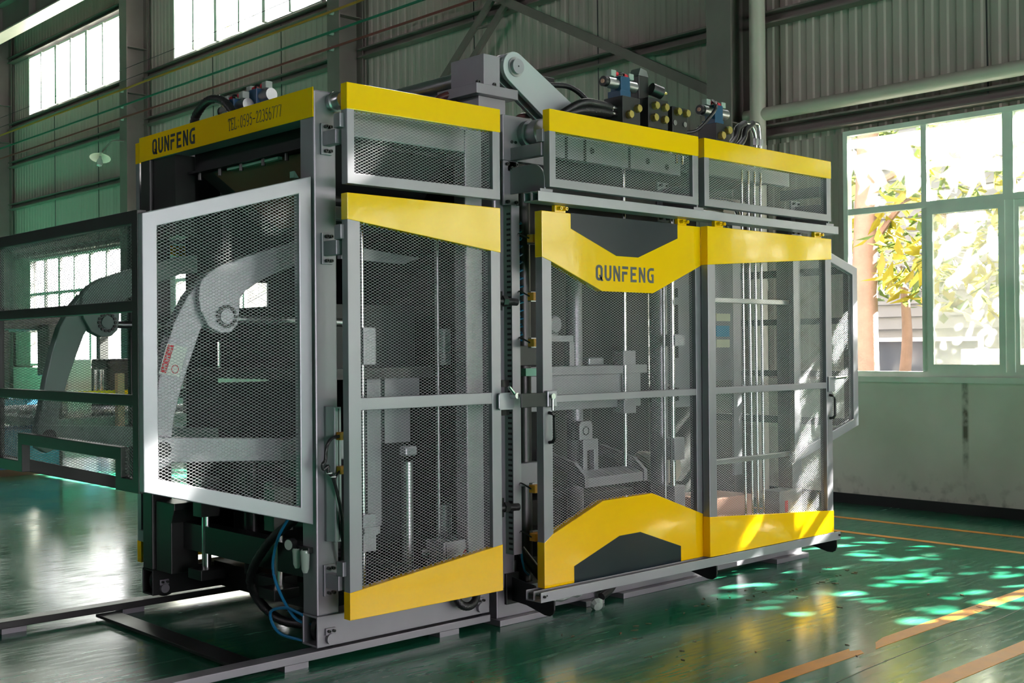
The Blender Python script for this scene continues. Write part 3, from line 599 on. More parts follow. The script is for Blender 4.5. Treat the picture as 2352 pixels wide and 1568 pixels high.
# solenoid valves behind the yellow banner
def solenoid(root, name, x, y, z, L, label, axis='x', sc=1.0):
    """directional valve: blue body, two coil cans, black knob, clear plugs with red lamps"""
    def T(g): 
        V = [((a*sc, b*sc, c*sc) if axis == 'x' else (b*sc, -a*sc, c*sc)) for a, b, c in g[0]]
        return [(p[0]+x, p[1]+y, p[2]+z) for p in V], g[1]
    b = obj(name, T(box(-.045, .045, -.045, .045, -.06, .06)), 'blue', root, bev=.004, label=label)
    for s in (-1, 1):
        obj('solenoid_coil', T(cyl((s*.045, 0, .015), (s*.135, 0, .015), .037, 20)), 'steel', b, True)
        obj('plug', T(box(s*.085-.024, s*.085+.024, -.022, .022, .055, .095)), 'clear', b, bev=.004)
        obj('plug_lamp', T(cyl((s*.06, 0, .075), (s*.03, 0, .08), .014, 10)), 'red', b, True)
    obj('knob', T(cyl((-.135, 0, .015), (-.165, 0, .015), .033, 16)), 'black', b, True); obj('knob_pin', T(cyl((-.165, 0, .015), (-.172, 0, .015), .014, 12)), 'copper', b, True)
    obj('lead', T(tube([(.03, 0, .08), (0, -.02, .085), (-.03, 0, .08)], .007, 6)), 'rubber', b, True)
    return b
v = solenoid(F, 'solenoid_valve', .16, 1.04, 3.00, 0, 'blue solenoid valve behind the corrugated hose', 'y'); v2 = solenoid(F, 'solenoid_valve', .24, .92, 3.05, 0, 'blue solenoid valve at the back', 'y')
obj('valve_base', box(.1, .36, .85, 1.35, 2.90, 2.945), 'black', F); obj('clear_bracket', box(.12, .125, 1.08, 1.14, 2.94, 3.0), 'clear', F)
obj('corrugated_hose', tube([(.08, 1.42, 2.93), (.08, 1.36, 3.02), (.08, 1.22, 3.075), (.08, 1.06, 3.05), (.08, .93, 2.96)], .024, 10, True, 10, lambda i: 1+.14*(i % 2)), 'rubber', F, True)
obj('conveyor_hose', tube([(.3, 1.45, 2.7), (.3, 1.42, 2.5), (.3, 1.4, 2.2)], .025, 10, True, 10, lambda i: 1+.12*(i % 2)), 'rubber', F, True)
# floor rails
R = thing('rail_track', 'grey steel floor rails with a flat cross tie under the feeder carriage', 'rail track', (0, .97, 0))
for y in (.02, 1.84):
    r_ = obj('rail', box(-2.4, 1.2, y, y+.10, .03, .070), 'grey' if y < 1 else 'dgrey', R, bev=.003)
    for x in (-1.9, -.9, -.18, .82): obj('rail_foot', box(x, x+.14, y, y+.10, 0, .03), 'grey', r_)
obj('cross_tie', box(-.35, -.22, .12, 1.84, .012, .03), 'dgrey', R, bev=.002); obj('cross_tie', box(-1.9, -1.77, .12, 1.84, .012, .03), 'dgrey', R, bev=.002)
# ---------------------------------------------------------------- main press
P = thing('block_press', 'large grey block press with yellow sliding mesh doors and valves on top', 'machine', (2.85, .97, 0))
for x0, x1 in ((1.23, 1.66), (1.95, 2.12), (2.3, 3.2), (4.0, 4.42)):
    obj('foot_plate', box(x0, x1, -.03, .30, 0, .035), 'grey', P, bev=.003); obj('foot_plate', box(x0, x1, 1.64, 1.97, 0, .035), 'grey', P)
for y0 in (0.02, 1.72):
    obj('base_beam', box(1.25, 4.4, y0, y0+.2, .035, .20), 'grey', P, bev=.004)
    obj('frame_post', box(1.25, 1.40, y0, y0+.16, .2, 2.98), 'grey', P, bev=.015); obj('frame_post', box(4.33, 4.46, y0+.03, y0+.16, .2, 2.62), 'grey', P, bev=.006)
    obj('top_side_beam', box(1.40, 3.1, y0+.1, y0+.16, 2.795, 2.935), 'grey', P, bev=.004); obj('top_side_beam', box(3.14, 4.4, y0+.08, y0+.14, 2.83, 2.95), 'grey', P, bev=.004)
    obj('stringer', box(1.40, 4.33, y0+.1, y0+.16, 2.50, 2.56), 'dgrey', P)
for x in (1.95, 2.12, 2.55): obj('beam_seam', box(x, x+.02, .115, .12, 2.795, 2.935), 'black', P)
for x, z in ((2.2, 2.87), (2.75, 2.86), (2.95, 2.84)): obj('beam_port', cyl((x, .119, z), (x, .121, z), .022, 14), 'black', P)
obj('top_deck', box(1.3, 4.35, .3, 1.7, 2.86, 2.93), 'dgrey', P); obj('cross_head', box(1.3, 1.42, .16, 1.8, 2.75, 2.95), 'grey', P)
tp = obj('trunnion_plate', prism([(1.28, 2.70), (1.68, 2.70), (1.68, 2.92), (1.50, 2.965), (1.28, 2.965)], 'y', -.03, .02), 'grey', P, bev=.004)
obj('trunnion_pin', lathe([(0, -.14), (.070, -.14), (.078, -.135), (.078, -.08), (.066, -.07), (.066, -.045), (.082, -.04), (.082, 0)], (1.475, -.03, 2.865), (0, 1, 0), 36), 'grey', tp, True)
# rocker arm on the roof
pb = obj('pivot_block', box(1.27, 1.40, .12, .42, 3.12, 3.345), 'grey', P, bev=.003)
obj('pivot_flange', box(1.195, 1.53, .1, .46, 3.10, 3.16), 'grey', pb, bev=.003); obj('pivot_column', box(1.255, 1.47, .15, .42, 2.93, 3.10), 'grey', pb, bev=.003)
for x in (1.225, 1.35): bolt(pb, x, .13, 3.17, .012, .02, 'dgrey')
def capsule(p, q, r0, r1, n=16):
    p = Vector(p); q = Vector(q); a = math.atan2(q[1]-p[1], q[0]-p[0])
    return [(p[0]+r0*math.cos(a+math.pi/2+math.pi*i/n), p[1]+r0*math.sin(a+math.pi/2+math.pi*i/n)) for i in range(n+1)]+[(q[0]+r1*math.cos(a-math.pi/2+math.pi*i/n), q[1]+r1*math.sin(a-math.pi/2+math.pi*i/n)) for i in range(n+1)]
M['pale'] = mat('pale_grey_paint', (.44, .47, .49), .35, .2, .04, 4)
ra = obj('rocker_arm', prism(capsule((1.545, 3.305), (2.20, 2.93), .098, .125), 'y', .14, .17), 'pale', P, bev=.003)
obj('rocker_arm_plate', prism(capsule((1.545, 3.305), (2.20, 2.93), .098, .125), 'y', .22, .25), 'silver', ra, bev=.003); obj('arm_spacer', cyl((1.535, .17, 3.315), (1.535, .25, 3.315), .07, 28), 'grey', ra, True)
obj('arm_pin', cyl((1.545, .11, 3.31), (1.545, .42, 3.31), .046, 28), 'silver', ra, True); obj('pin_collar', cyl((1.545, .132, 3.31), (1.545, .142, 3.31), .06, 28), 'steel', ra, True); obj('pin_centre', cyl((1.545, .1085, 3.31), (1.545, .11, 3.31), .005, 8), 'black', ra)
obj('rock_shaft', cyl((1.34, .3, 3.235), (1.34, 1.9, 3.235), .058, 32), 'steel', P, True)
obj('mount_plate', box(2.0, 2.135, .39, .41, 2.93, 3.375), 'dgrey', P, bev=.004)
obj('hydraulic_hose', tube([(1.12, .45, 2.95), (1.14, .42, 3.08), (1.22, .36, 3.13), (1.34, .32, 3.06), (1.40, .3, 2.95)], .022, 10), 'hose', P, True)
obj('hydraulic_hose', tube([(1.50, .3, 3.08), (1.56, .3, 3.04), (1.62, .3, 2.93)], .018, 10), 'hose', P, True); obj('hydraulic_hose', tube([(1.62, .3, 2.93), (1.72, .3, 3.05), (1.85, .3, 3.08)], .018, 10), 'hose', P, True)
obj('hydraulic_hose', tube([(1.85, .3, 3.22), (2.05, .2, 3.16), (2.25, .05, 3.06)], .024, 10), 'hose', P, True); obj('hydraulic_hose', tube([(1.98, .35, 3.30), (2.18, .3, 3.31), (2.30, .25, 3.22), (2.32, .2, 3.08)], .018, 10), 'rubber', P, True)
for dz in (0, -.045):
    obj('rubber_hose', tube([(1.80, .06, 3.02), (1.95, -.02, 3.12+dz), (2.08, -.04, 3.13+dz), (2.2, -.04, 3.125+dz*.8)], .026, 12), 'rubber', P, True); obj('hose_ferrule', cyl((2.16, -.04, 3.126+dz*.8), (2.27, -.04, 3.125+dz*.8), .024, 16), 'chrome', P, True)
# valve manifolds
def manifold(x0, x1, z0, z1, y0=-.10, y1=.06):
    return obj('valve_manifold', box(x0, x1, y0, y1, z0, z1), 'dgrey', P, bev=.003)
def plug(m, x, z, y=-.10, r=.026): obj('brass_plug', join(cyl((x, y-.03, z), (x, y, z), r, 6), cyl((x, y-.034, z), (x, y-.03, z), r*.85, 18)), 'brass', m)
m1 = manifold(2.25, 2.42, 3.02, 3.20); plug(m1, 2.30, 3.083); plug(m1, 2.38, 3.13)
sv = solenoid(P, 'solenoid_valve', 2.32, -.02, 3.275, 0, 'blue solenoid valve with two silver coils, left valve group'); obj('valve_spacer', box(2.265, 2.365, -.07, .04, 3.20, 3.245), 'blue', sv, bev=.003)
m2 = manifold(2.50, 2.70, 3.03, 3.225); plug(m2, 2.556, 3.174); plug(m2, 2.653, 3.173); plug(m2, 2.545, 3.095); plug(m2, 2.648, 3.092)
rv = obj('relief_valve', box(2.50, 2.60, -.02, .10, 3.225, 3.38), 'dgrey', P, bev=.006); obj('relief_body', cyl((2.60, -.04, 3.30), (2.68, -.06, 3.28), .042, 18), 'black', rv, True); obj('relief_screw', cyl((2.68, -.06, 3.28), (2.73, -.06, 3.285), .010, 10), 'brass', rv, True); obj('relief_cap', prism([(2.50, 3.38), (2.60, 3.38), (2.58, 3.42), (2.52, 3.43)], 'y', -.02, .06), 'steel', rv)
m3 = manifold(2.745, 2.90, 3.02, 3.20); plug(m3, 2.784, 3.164); plug(m3, 2.875, 3.163)
for x in (2.765, 2.87): obj('hex_screw', cyl((x, -.108, 3.09), (x, -.10, 3.09), .018, 16), 'steel', m3, True)
obj('manifold_rail', box(2.2, 3.0, -.09, .06, 2.99, 3.02), 'dgrey', P)
m4 = manifold(3.22, 3.37, 3.0, 3.15); plug(m4, 3.337, 3.107, -.10, .028); plug(m4, 3.262, 3.062, -.10, .028); sv2 = solenoid(P, 'solenoid_valve', 3.30, -.02, 3.225, 0, 'blue solenoid valve with a black lead, right valve group'); obj('valve_spacer', box(3.245, 3.345, -.07, .04, 3.15, 3.18), 'blue', sv2)
obj('valve_cable', tube([(3.28, -.02, 3.32), (3.22, -.1, 3.26), (3.15, -.1, 3.18), (3.05, -.06, 3.08), (2.95, 0, 3.06)], .012, 8), 'rubber', P, True)
for x in (2.93, 2.99): obj('tube_fitting', cyl((x, .02, 2.85), (x, .02, 3.06), .010, 8), 'chrome', P, True); obj('fitting_nut', cyl((x, .02, 3.06), (x, .02, 3.09), .018, 6), 'brass', P)
for dx, dz in ((0, 0), (.10, .012)):
    obj('rubber_hose', tube([(3.55+dx, .05, 3.06+dz*.5-.03), (3.68+dx, .08, 3.12), (3.74+dx, .1, 3.20), (3.83+dx, .1, 3.25+dz)], .024, 10), 'rubber', P, True)
    obj('steel_elbow', tube([(3.82+dx, .1, 3.25+dz), (3.90+dx*.95, .1, 3.245+dz), (3.955+dx*.6, .1, 3.18), (3.965+dx*.55, .1, 3.08), (3.97+dx*.55, .1, 2.95)], .016, 10), 'chrome', P, True); obj('elbow_nut', cyl((3.963+dx*.57, .1, 3.10), (3.965+dx*.57, .1, 3.15), .024, 6), 'chrome', P)
obj('hose_ferrule', cyl((3.53, .05, 3.03), (3.62, .06, 3.04), .022, 14), 'chrome', P, True)
# upper guard panels, sliding doors, tracks
for x0, x1 in ((1.352, 2.706), (2.77, 4.273)):
    u_ = guard(P, 'upper_guard_panel', x0, x1, 2.517, 2.957, -.34, -.29, (.05, .058, .11, .05), None, PIT, [[(x0-.002, 2.959), (x1+.002, 2.959), (x1+.002, 2.831), (x0-.002, 2.833)]], 'short mesh guard panel with yellow top band')
    if x0 < 2:
        obj('hinge_arm', box(1.34, 1.385, -.285, .0, 2.70, 2.775), 'grey', u_, bev=.003); obj('hinge_plate', box(1.33, 1.40, -.016, .0, 2.64, 2.83), 'grey', u_, bev=.002); obj('hinge_block', box(1.335, 1.385, -.30, -.25, 2.777, 2.85), 'grey', u_, bev=.003)
        for s in (2.66, 2.81):
            for x in (1.35, 1.38): bolt(u_, x, -.016, s, .009, .02, 'dgrey')
    else: obj('hinge_arm', box(4.2, 4.245, -.285, .05, 2.70, 2.775), 'grey', u_)
tr = obj('top_track', ring(rect(-.333, -.273, 2.431, 2.488), rect(-.326, -.280, 2.438, 2.481), 'x', 1.268, 4.383), 'silver', P, bev=.002)
obj('track_channel', ring(rect(-.272, -.212, 2.431, 2.488), rect(-.265, -.219, 2.438, 2.481), 'x', 1.268, 4.383), 'silver', tr, bev=.002)
arc = [(-.20-.10*math.sin(a), 2.56+.10*math.cos(a)) for a in [i*math.pi/16 for i in range(9)]]
for x in (1.355, 2.745, 4.305):
    b = obj('track_bracket', prism([(0, 2.505), (0, 2.66)]+arc+[(-.30, 2.505)], 'x', x-.006, x+.006), 'grey', P, bev=.002); obj('bracket_foot', box(x-.05, x+.05, -.31, -.24, 2.488, 2.508), 'grey', b)
    obj('bracket_plate', box(x-.06, x+.06, -.016, .0, 2.44, 2.70), 'grey', b, bev=.002)
    for z in (2.46, 2.68):
        for dx in (-.035, .035): bolt(b, x+dx, -.016, z, .010, .02, 'dgrey')
bt = obj('bottom_track', prism([(-.335, .178), (-.335, .235), (-.329, .235), (-.329, .186), (-.277, .186), (-.277, .235), (-.271, .235), (-.271, .186), (-.217, .186), (-.217, .235), (-.211, .235), (-.211, .178)], 'x', 1.262, 4.368), 'silver', P, bev=.0015)
for x in (1.285, 4.345): bolt(bt, x, -.335, .21, .008, .012, 'dgrey')
for x in (1.285, 1.31): obj('stop_pin', cyl((x, -.335, .212), (x, -.212, .212), .006, 8), 'dgrey', bt)
for x in (1.36, 2.86, 4.30):
    b = obj('track_bracket', prism([(0.02, .27), (-.19, .24), (-.205, .178), (-.345, .178), (-.345, .125), (-.335, .10), (-.31, .085), (-.27, .085), (-.12, .12), (.02, .13)], 'x', x-.006, x+.006), 'black', P, bev=.002)
    obj('bracket_plate', box(x-.05, x+.05, -.0, .02, .11, .29), 'black', b, bev=.002)
def lug(d, x, y, z=2.389):
    l_ = obj('hanger_lug', box(x-.045, x+.045, y+.012, y+.04, z-.01, z+.042), 'yellow', d, bev=.004)
    for dx in (-.02, .025): bolt(d, x+dx, y+.012, z+.022, .011, .03, 'yellow')
A = guard(P, 'sliding_guard_door', 1.355, 2.825, .238, 2.387, -.27, -.215, (.075, .07, .15, .15), (1.290, 1.333), (.0307, .0154, .0022),
  [[(1.353, 2.389), (2.827, 2.389), (2.827, 2.14), (2.329, 1.942), (1.858, 1.942), (1.425, 2.102), (1.353, 2.124)], [(1.353, .236), (1.353, .495), (1.425, .54), (1.85, .69), (2.304, .695), (2.827, .51), (2.827, .236)]], 'sliding mesh door with chevron yellow plates and logo')
obj('slate_plate', prism([(1.59, 2.391), (1.59, 2.30), (1.986, 2.159), (2.186, 2.159), (2.571, 2.299), (2.571, 2.391)], 'y', -.2745, -.271), 'slate', A, bev=.001)
obj('slate_plate', prism([(1.595, .235), (1.595, .333), (1.992, .465), (2.185, .467), (2.578, .334), (2.578, .235)], 'y', -.2745, -.271), 'slate', A, bev=.001)
k_ = .535/(.76*7-.12); logo(A, lambda u, v, w: (1.80+u*k_, -.2728-w*.0006, 2.005+v*.094), 'inkgrey')
lug(A, 1.52, -.27); lug(A, 2.64, -.27)
Bd = guard(P, 'sliding_guard_door', 2.808, 4.283, .240, 2.389, -.33, -.275, (.079, .078, .12, .12), (1.294, 1.338), (.0307, .0154, .0022),
  [[(2.806, 2.391), (4.285, 2.391), (4.285, 2.24), (2.806, 2.138)], [(2.806, .238), (2.806, .50), (4.285, .397), (4.285, .238)]], 'sliding mesh door with plain yellow bands')
lug(Bd, 2.95, -.33, 2.391); lug(Bd, 4.13, -.33, 2.391)
for d_, xs in ((A, (1.43, 2.6)), (Bd, (3.02, 4.2))):
    for x in xs: obj('guide_tab', box(x, x+.04, (-.25 if d_ is A else -.31), (-.235 if d_ is A else -.295), .19, .245), 'yellow', d_)
def pull(d, x, y, z):
    obj('pull_handle', tube([(x, y, z-.085), (x, y-.03, z-.08), (x, y-.045, z-.06), (x, y-.045, z+.06), (x, y-.03, z+.08), (x, y, z+.085)], .010, 8, False), 'black', d, bev=.001)
pull(A, 1.40, -.27, 1.15); pull(Bd, 4.245, -.33, 1.16)
lt = obj('latch_arm', box(1.06, 1.41, -.235, -.215, 1.27, 1.35) if False else box(1.165, 1.36, -.29, -.28, 1.272, 1.352), 'black', P, bev=.003)
lp = obj('latch_plate', prism([(1.065, 1.262), (1.16, 1.262), (1.17, 1.272), (1.17, 1.345), (1.16, 1.357), (1.065, 1.357), (1.055, 1.345), (1.055, 1.272)], 'y', -.225, -.215), 'silver', P, bev=.002)
obj('latch_lever', cyl((1.10, -.26, 1.39), (1.155, -.26, 1.335), .010, 10), 'chrome', lp, True); obj('latch_hub', cyl((1.15, -.275, 1.34), (1.15, -.225, 1.34), .017, 14), 'chrome', lp, True)
lc = obj('latch_clasp', box(1.362, 1.44, -.30, -.27, 1.268, 1.362), 'silver', P, bev=.006); obj('latch_lever', cyl((1.385, -.315, 1.325), (1.385, -.315, 1.25), .009, 10), 'chrome', lc, True); obj('latch_hub', cyl((1.385, -.325, 1.33), (1.385, -.30, 1.33), .017, 14), 'chrome', lc, True)
lb = obj('latch_plate', box(4.215, 4.30, -.345, -.33, 1.27, 1.38), 'silver', P, bev=.004); obj('latch_lever', cyl((4.27, -.36, 1.37), (4.42, -.36, 1.375), .011, 10), 'chrome', lb, True)
for x0, x1, z in ((1.175, 1.25, 1.40), (1.175, 1.25, 1.235)): obj('latch_base', box(x0+.09, x1+.12, -.02, .02, z-.02, z+.02), 'dgrey', P)
# slotted cable duct, proximity sensors, buffers between the two halves
du = obj('cable_duct', box(1.325, 1.385, -.045, .02, .405, 2.437), 'armgreen', P); obj('duct_lid', box(1.323, 1.387, -.051, -.045, .405, 2.437), 'silver', du)
obj('duct_slots', join(*[box(1.3238, 1.325, -.04, -.008, .43+i*.0305, .43+i*.0305+.013) for i in range(65)]), 'black', du, kind='stuff')
for z in (2.243, 1.906, 1.636, .787, .507):
    b = obj('sensor_bracket', box(1.43, 1.485, -.10, -.07, z-.03, z+.03), 'steel', P, bev=.002); s_ = obj('orange_sensor', box(1.40, 1.465, -.15, -.10, z-.023, z+.023), 'orange', b, bev=.003)
    obj('sensor_lead', tube([(1.40, -.12, z), (1.38, -.06, z+.03), (1.37, -.05, z+.02)], .005, 6), 'dgrey', b, True)
for z in (1.878, .69):
    b = obj('buffer', cyl((1.20, -.05, z), (1.34, -.075, z-.005), .022, 16), 'rubber', P, True); obj('buffer_nut', cyl((1.24, -.057, z), (1.27, -.062, z), .032, 6), 'dgrey', b); obj('buffer_mount', box(1.19, 1.24, -.06, 0, z-.055, z+.055), 'black', b)
obj('guide_column', cyl((1.57, .12, .2), (1.57, .12, 2.7), .05, 20), 'dgrey', P, True); obj('sensor_strip', box(1.40, 1.41, -.02, -.01, .4, 2.45), 'dgrey', P); obj('column_collar', box(1.46, 1.66, .04, .2, 1.50, 1.62), 'dgrey', P, bev=.004); obj('column_collar', box(1.46, 1.66, .04, .2, .78, .92), 'grey', P, bev=.01); obj('mint_tab', box(1.46, 1.68, -.02, .02, 1.44, 1.485), 'mint', P); obj('mint_tab_face', box(1.56, 1.68, -.022, -.02, 1.33, 1.485), 'silver', P)
obj('air_coil', tube([(1.47+.03*math.cos(i*1.6), .05+.03*math.sin(i*1.6), 1.65+i*.012) for i in range(60)], .005, 6, False), 'bluehose', P, True)
obj('wrapped_hose', tube([(1.42, .0, .42), (1.46, -.06, .33), (1.52, -.1, .24), (1.6, -.1, .2)], .03, 10), 'rubber', P, True); obj('air_tube', tube([(1.40, -.03, .42), (1.40, -.04, .36), (1.42, -.04, .3), (1.46, -.03, .27)], .007, 6), 'bluehose', P, True)
# interior seen through door A
obj('round_column', cyl((2.31, .40, .2), (2.31, .40, 2.86), .055, 28), 'grey', P, True)
obj('press_table', box(1.75, 2.939, .30, 1.6, 1.428, 1.486), 'silver', P, bev=.004); obj('table_beam', box(1.78, 2.89, .32, 1.55, 1.20, 1.428), 'silver', P, bev=.004)
obj('guide_rod', cyl((2.70, .3, .70), (2.70, .3, 2.86), .016, 14), 'chrome', P, True)
for z0, z1, x0, x1 in ((1.486, 1.584, 2.645, 2.771), (1.158, 1.25, 2.646, 2.771)): obj('rod_block', box(x0, x1, .26, .36, z0, z1), 'silver', P, bev=.003)
cl = obj('clamp', prism([(2.229, 1.0), (2.354, 1.0), (2.354, 1.10), (2.335, 1.122), (2.248, 1.122), (2.229, 1.10)], 'y', .28, .33), 'silver', P, bev=.003); v_, f_ = ring(ell(2.29, 1.06, .03, .03, 0, 340, 18), ell(2.29, 1.06, .024, .024, 0, 340, 18), 'y', .277, .28); obj('clamp_ring', (v_, f_), 'black', cl)
obj('fork', prism([(2.268, .78), (2.308, .78), (2.308, .93), (2.372, .93), (2.372, .78), (2.415, .78), (2.415, 1.0), (2.268, 1.0)], 'y', .285, .325), 'silver', P, bev=.003)
tray = obj('product_tray', ([(2.16, .16, .765), (2.72, .16, .765), (2.72, .16, .705), (2.16, .16, .705), (2.16, .30, .80), (2.72, .30, .80), (2.16, .30, .74), (2.72, .30, .74)], [(0, 1, 2, 3), (0, 4, 5, 1), (4, 6, 7, 5), (2, 7, 6, 3), (0, 3, 6, 4), (1, 5, 7, 2)]), 'silver', P, bev=.003)
for x in (2.14, 2.72): obj('tray_side', prism([(.15, .705), (.15, .78), (.25, .86), (.55, .93), (.9, .93), (.9, .86), (.5, .85), (.3, .78), (.25, .72)], 'x', x, x+.035), 'grey', tray, bev=.003)
obj('mould_frame', box(1.75, 2.95, .45, 1.5, .45, .62), 'dgrey', P, bev=.01); obj('ram', box(2.0, 2.7, .6, 1.4, .65, 1.2), 'dgrey', P, bev=.02)
obj('press_backdrop', box(1.45, 3.5, .75, 1.70, .32, 2.80), 'black', P, bev=.02); obj('inner_dark_board', box(1.42, 3.5, .30, .31, 2.3, 2.86), 'black', P); obj('base_deck', box(1.45, 3.3, .25, 1.7, .2, .30), 'black', P)  # black box and board added as backdrop to keep the interior dark
kb = obj('knob_post', box(1.95, 2.232, .33, .38, 1.645, 1.687), 'silver', P, bev=.003); obj('post_leg', box(2.193, 2.238, .33, .38, 1.487, 1.645), 'silver', kb); obj('hand_knob', lathe([(0, -.02), (.05, -.02), (.06, -.01), (.06, .01), (.05, .02), (0, .02)], (2.05, .33, 1.757), (0, 1, 0), 24), 'grey', kb, True); obj('knob_ear', box(2.0, 2.1, .34, .37, 1.687, 1.73), 'grey', kb)
obj('pedestal', box(2.4, 2.55, .35, .5, 1.487, 1.54), 'silver', P, bev=.01)
obj('round_column', cyl((3.30, .5, .2), (3.30, .5, 2.86), .065, 28), 'grey', P, True)
obj('guide_rod', cyl((3.21, .3, .45), (3.21, .3, 2.7), .020, 14), 'chrome', P, True); obj('guide_rod', cyl((3.144, .32, .45), (3.144, .32, 2.7), .011, 12), 'steel', P, True)
wp = obj('slotted_panel', box(3.58, 3.86, .60, .62, 1.15, 2.5), 'silver', P, bev=.003)
for z0, z1 in ((1.703, 1.925), (1.523, 1.612), (1.98, 2.05), (1.2, 1.3)): obj('panel_slot', box(3.586, 3.652, .595, .60, z0, z1), 'black', wp, bev=.012)
obj('rod_block', box(3.208, 3.317, .27, .36, 1.614, 1.695), 'silver', P, bev=.003); obj('rod_block', box(3.193, 3.306, .27, .36, .803, .96), 'silver', P, bev=.003); obj('rod_block', box(3.19, 3.31, .27, .36, .45, .62), 'silver', P, bev=.006)
for z in (1.918, .770): obj('pipe_clamp', box(3.14, 4.36, .05, .09, z, z+.036), 'steel', P, bev=.003)
obj('motor', cyl((3.38, .45, .72), (3.38, .85, .72), .11, 24), 'pvc', P, True); obj('motor_foot', box(3.3, 3.5, .45, .8, .5, .62), 'dgrey', P)
# interior seen through door B
for x0, x1 in ((3.781, 3.796), (3.862, 3.881), (3.938, 3.952), (4.016, 4.024)): obj('steel_pipe', cyl((x1, .1, .35), (x0, .1, 2.9), .011, 12), 'chrome', P, True)
obj('back_sheet', box(4.21, 4.313, .5, .52, .6, 2.6), 'silver', P); obj('back_sheet', box(3.9, 4.0, .62, .64, .5, 2.5), 'grey', P)
obj('blue_label', box(3.849, 4.012, .39, .395, 1.682, 1.765), 'skyblue', P); obj('cream_label', box(3.851, 4.024, .39, .395, 1.80, 1.857), 'cream', P); obj('cream_label', box(3.851, 4.015, .39, .395, 1.60, 1.66), 'cream', P); obj('label_board', box(3.80, 4.06, .395, .41, 1.35, 2.3), 'grey', P)
obj('copper_box', box(3.40, 3.88, .1, .5, .30, .52), 'copper', P, bev=.004)
eb = obj('electric_box', box(4.08, 4.36, .0, .15, .28, .51), 'silver', P, bev=.004); obj('box_lid', box(4.07, 4.37, -.008, .155, .50, .525), 'silver', eb, bev=.002); obj('box_mark', box(4.15, 4.19, -.0015, .0, .36, .45), 'red', eb)
st = obj('warning_sticker', box(4.345, 4.42, .045, .0495, 1.448, 1.627), 'white', P); obj('sticker_band', box(4.347, 4.418, .042, .045, 1.59, 1.625), 'red', st)
obj('pipe_elbow', tube([(3.2, .15, 2.66), (3.7, .15, 2.66), (3.78, .15, 2.62), (3.79, .12, 2.5)], .018, 10), 'chrome', P, True); obj('pipe_elbow', tube([(3.2, .18, 2.58), (3.6, .18, 2.58), (3.68, .18, 2.54), (3.70, .15, 2.4)], .018, 10), 'chrome', P, True)
obj('top_motor', cyl((4.0, .5, 2.68), (4.3, .5, 2.68), .08, 20), 'pvc', P, True); obj('oil_tank', box(3.5, 4.25, .9, 1.6, .3, 1.3), 'dgrey', P, bev=.01)
# right-hand swing guards
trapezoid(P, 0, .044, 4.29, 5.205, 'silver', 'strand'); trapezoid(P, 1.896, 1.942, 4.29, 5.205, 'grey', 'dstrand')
eg = obj('end_guard', ring(rect(.045, 1.895, .953, 2.252), rect(.105, 1.835, 1.015, 2.19), 'x', 5.16, 5.205), 'dgrey', P, bev=.003)  # repeats the dark shaded tone of the carriage end guard
for z in (1.785, 1.352): obj('cross_bar', box(5.162, 5.203, .10, 1.84, z, z+.05), 'dgrey', eg)
obj('wire_mesh', lattice(rect(.1, 1.84, 1.0, 1.36), 'x', 5.18, .0307, .0154, .0026), 'dstrand', eg, kind='stuff')
obj('plastic_wrap', tube([(1.58, -.02, .10), (1.8, -.05, .12), (2.05, -.03, .13)], .035, 7, True, 5, lambda i: 1+.25*math.sin(i*2.3)), 'clear', P); obj('drain_pipe', tube([(2.35, .02, .2), (2.2, -.02, .09), (2.08, -.04, .05)], .025, 10), 'dgrey', P, True)
obj('crumpled_wrap', lathe([(0, -.03), (.03, -.025), (.045, 0), (.03, .025), (0, .03)], (1.95, -.12, .035), (.3, .8, .4), 9), 'clear', label='crumpled ball of clear wrap on the floor under the sliding door', cat='wrap')

rd = random.Random(3); gs = []
for _ in range(70):
    x, y = (rd.uniform(1.3, 4.6), rd.uniform(-.65, -.37)) if rd.random() < .6 else (rd.uniform(-.6, 4), rd.uniform(-2.6, -.4)); s_ = rd.uniform(.004, .012); a_ = rd.random()*3.14
    c_, q_ = math.cos(a_), math.sin(a_); gs.append(prism([(x+c_*s_*2, y+q_*s_*2), (x-q_*s_*.6, y+c_*s_*.6), (x-c_*s_*2, y-q_*s_*2), (x+q_*s_*.6, y-c_*s_*.6)], 'z', .0005, .004))
obj('floor_debris', join(*gs), 'brown', label='scattered dark crumbs and chips on the green floor', cat='debris', kind='stuff')
# ================================================================ BACKGROUND OF THE HALL
t = thing('conveyor_machine', 'distant grey machine with yellow guard rails seen through the left cage', 'machine', (4.2, 12, 0))
for x, y in ((3.2, 11.2), (5.2, 11.2), (3.2, 13.6), (5.2, 13.6)): obj('leg', box(x-.06, x+.06, y-.06, y+.06, 0, 1.3), 'dgrey', t)
obj('deck', box(3.1, 5.3, 11.1, 13.7, .55, .68), 'armgreen', t, bev=.01); obj('yellow_rail', box(3.1, 3.16, 11.1, 13.7, .98, 1.06), 'yellow', t); obj('yellow_rail', box(3.1, 5.3, 11.08, 11.14, .98, 1.06), 'yellow', t)
obj('red_post', box(4.0, 4.1, 11.0, 11.1, 0, 1.3), 'copper', t); obj('white_panel', box(3.4, 3.75, 11.3, 11.5, .68, 1.5), 'white', t, bev=.01); obj('control_head', box(4.3, 4.9, 12.0, 12.6, .68, 1.5), 'dgrey', t, bev=.03); obj('steel_fitting', cyl((3.9, 11.4, .9), (3.9, 11.4, 1.35), .07, 14), 'chrome', t, True)
for i in range(4): obj('roller', cyl((3.2, 11.4+i*.6, .75), (5.2, 11.4+i*.6, .75), .06, 14), 'steel', t, True)
t = thing('storage_crate', 'blue plastic crate on the floor at the far left', 'crate', (2.6, 11.0, 0))
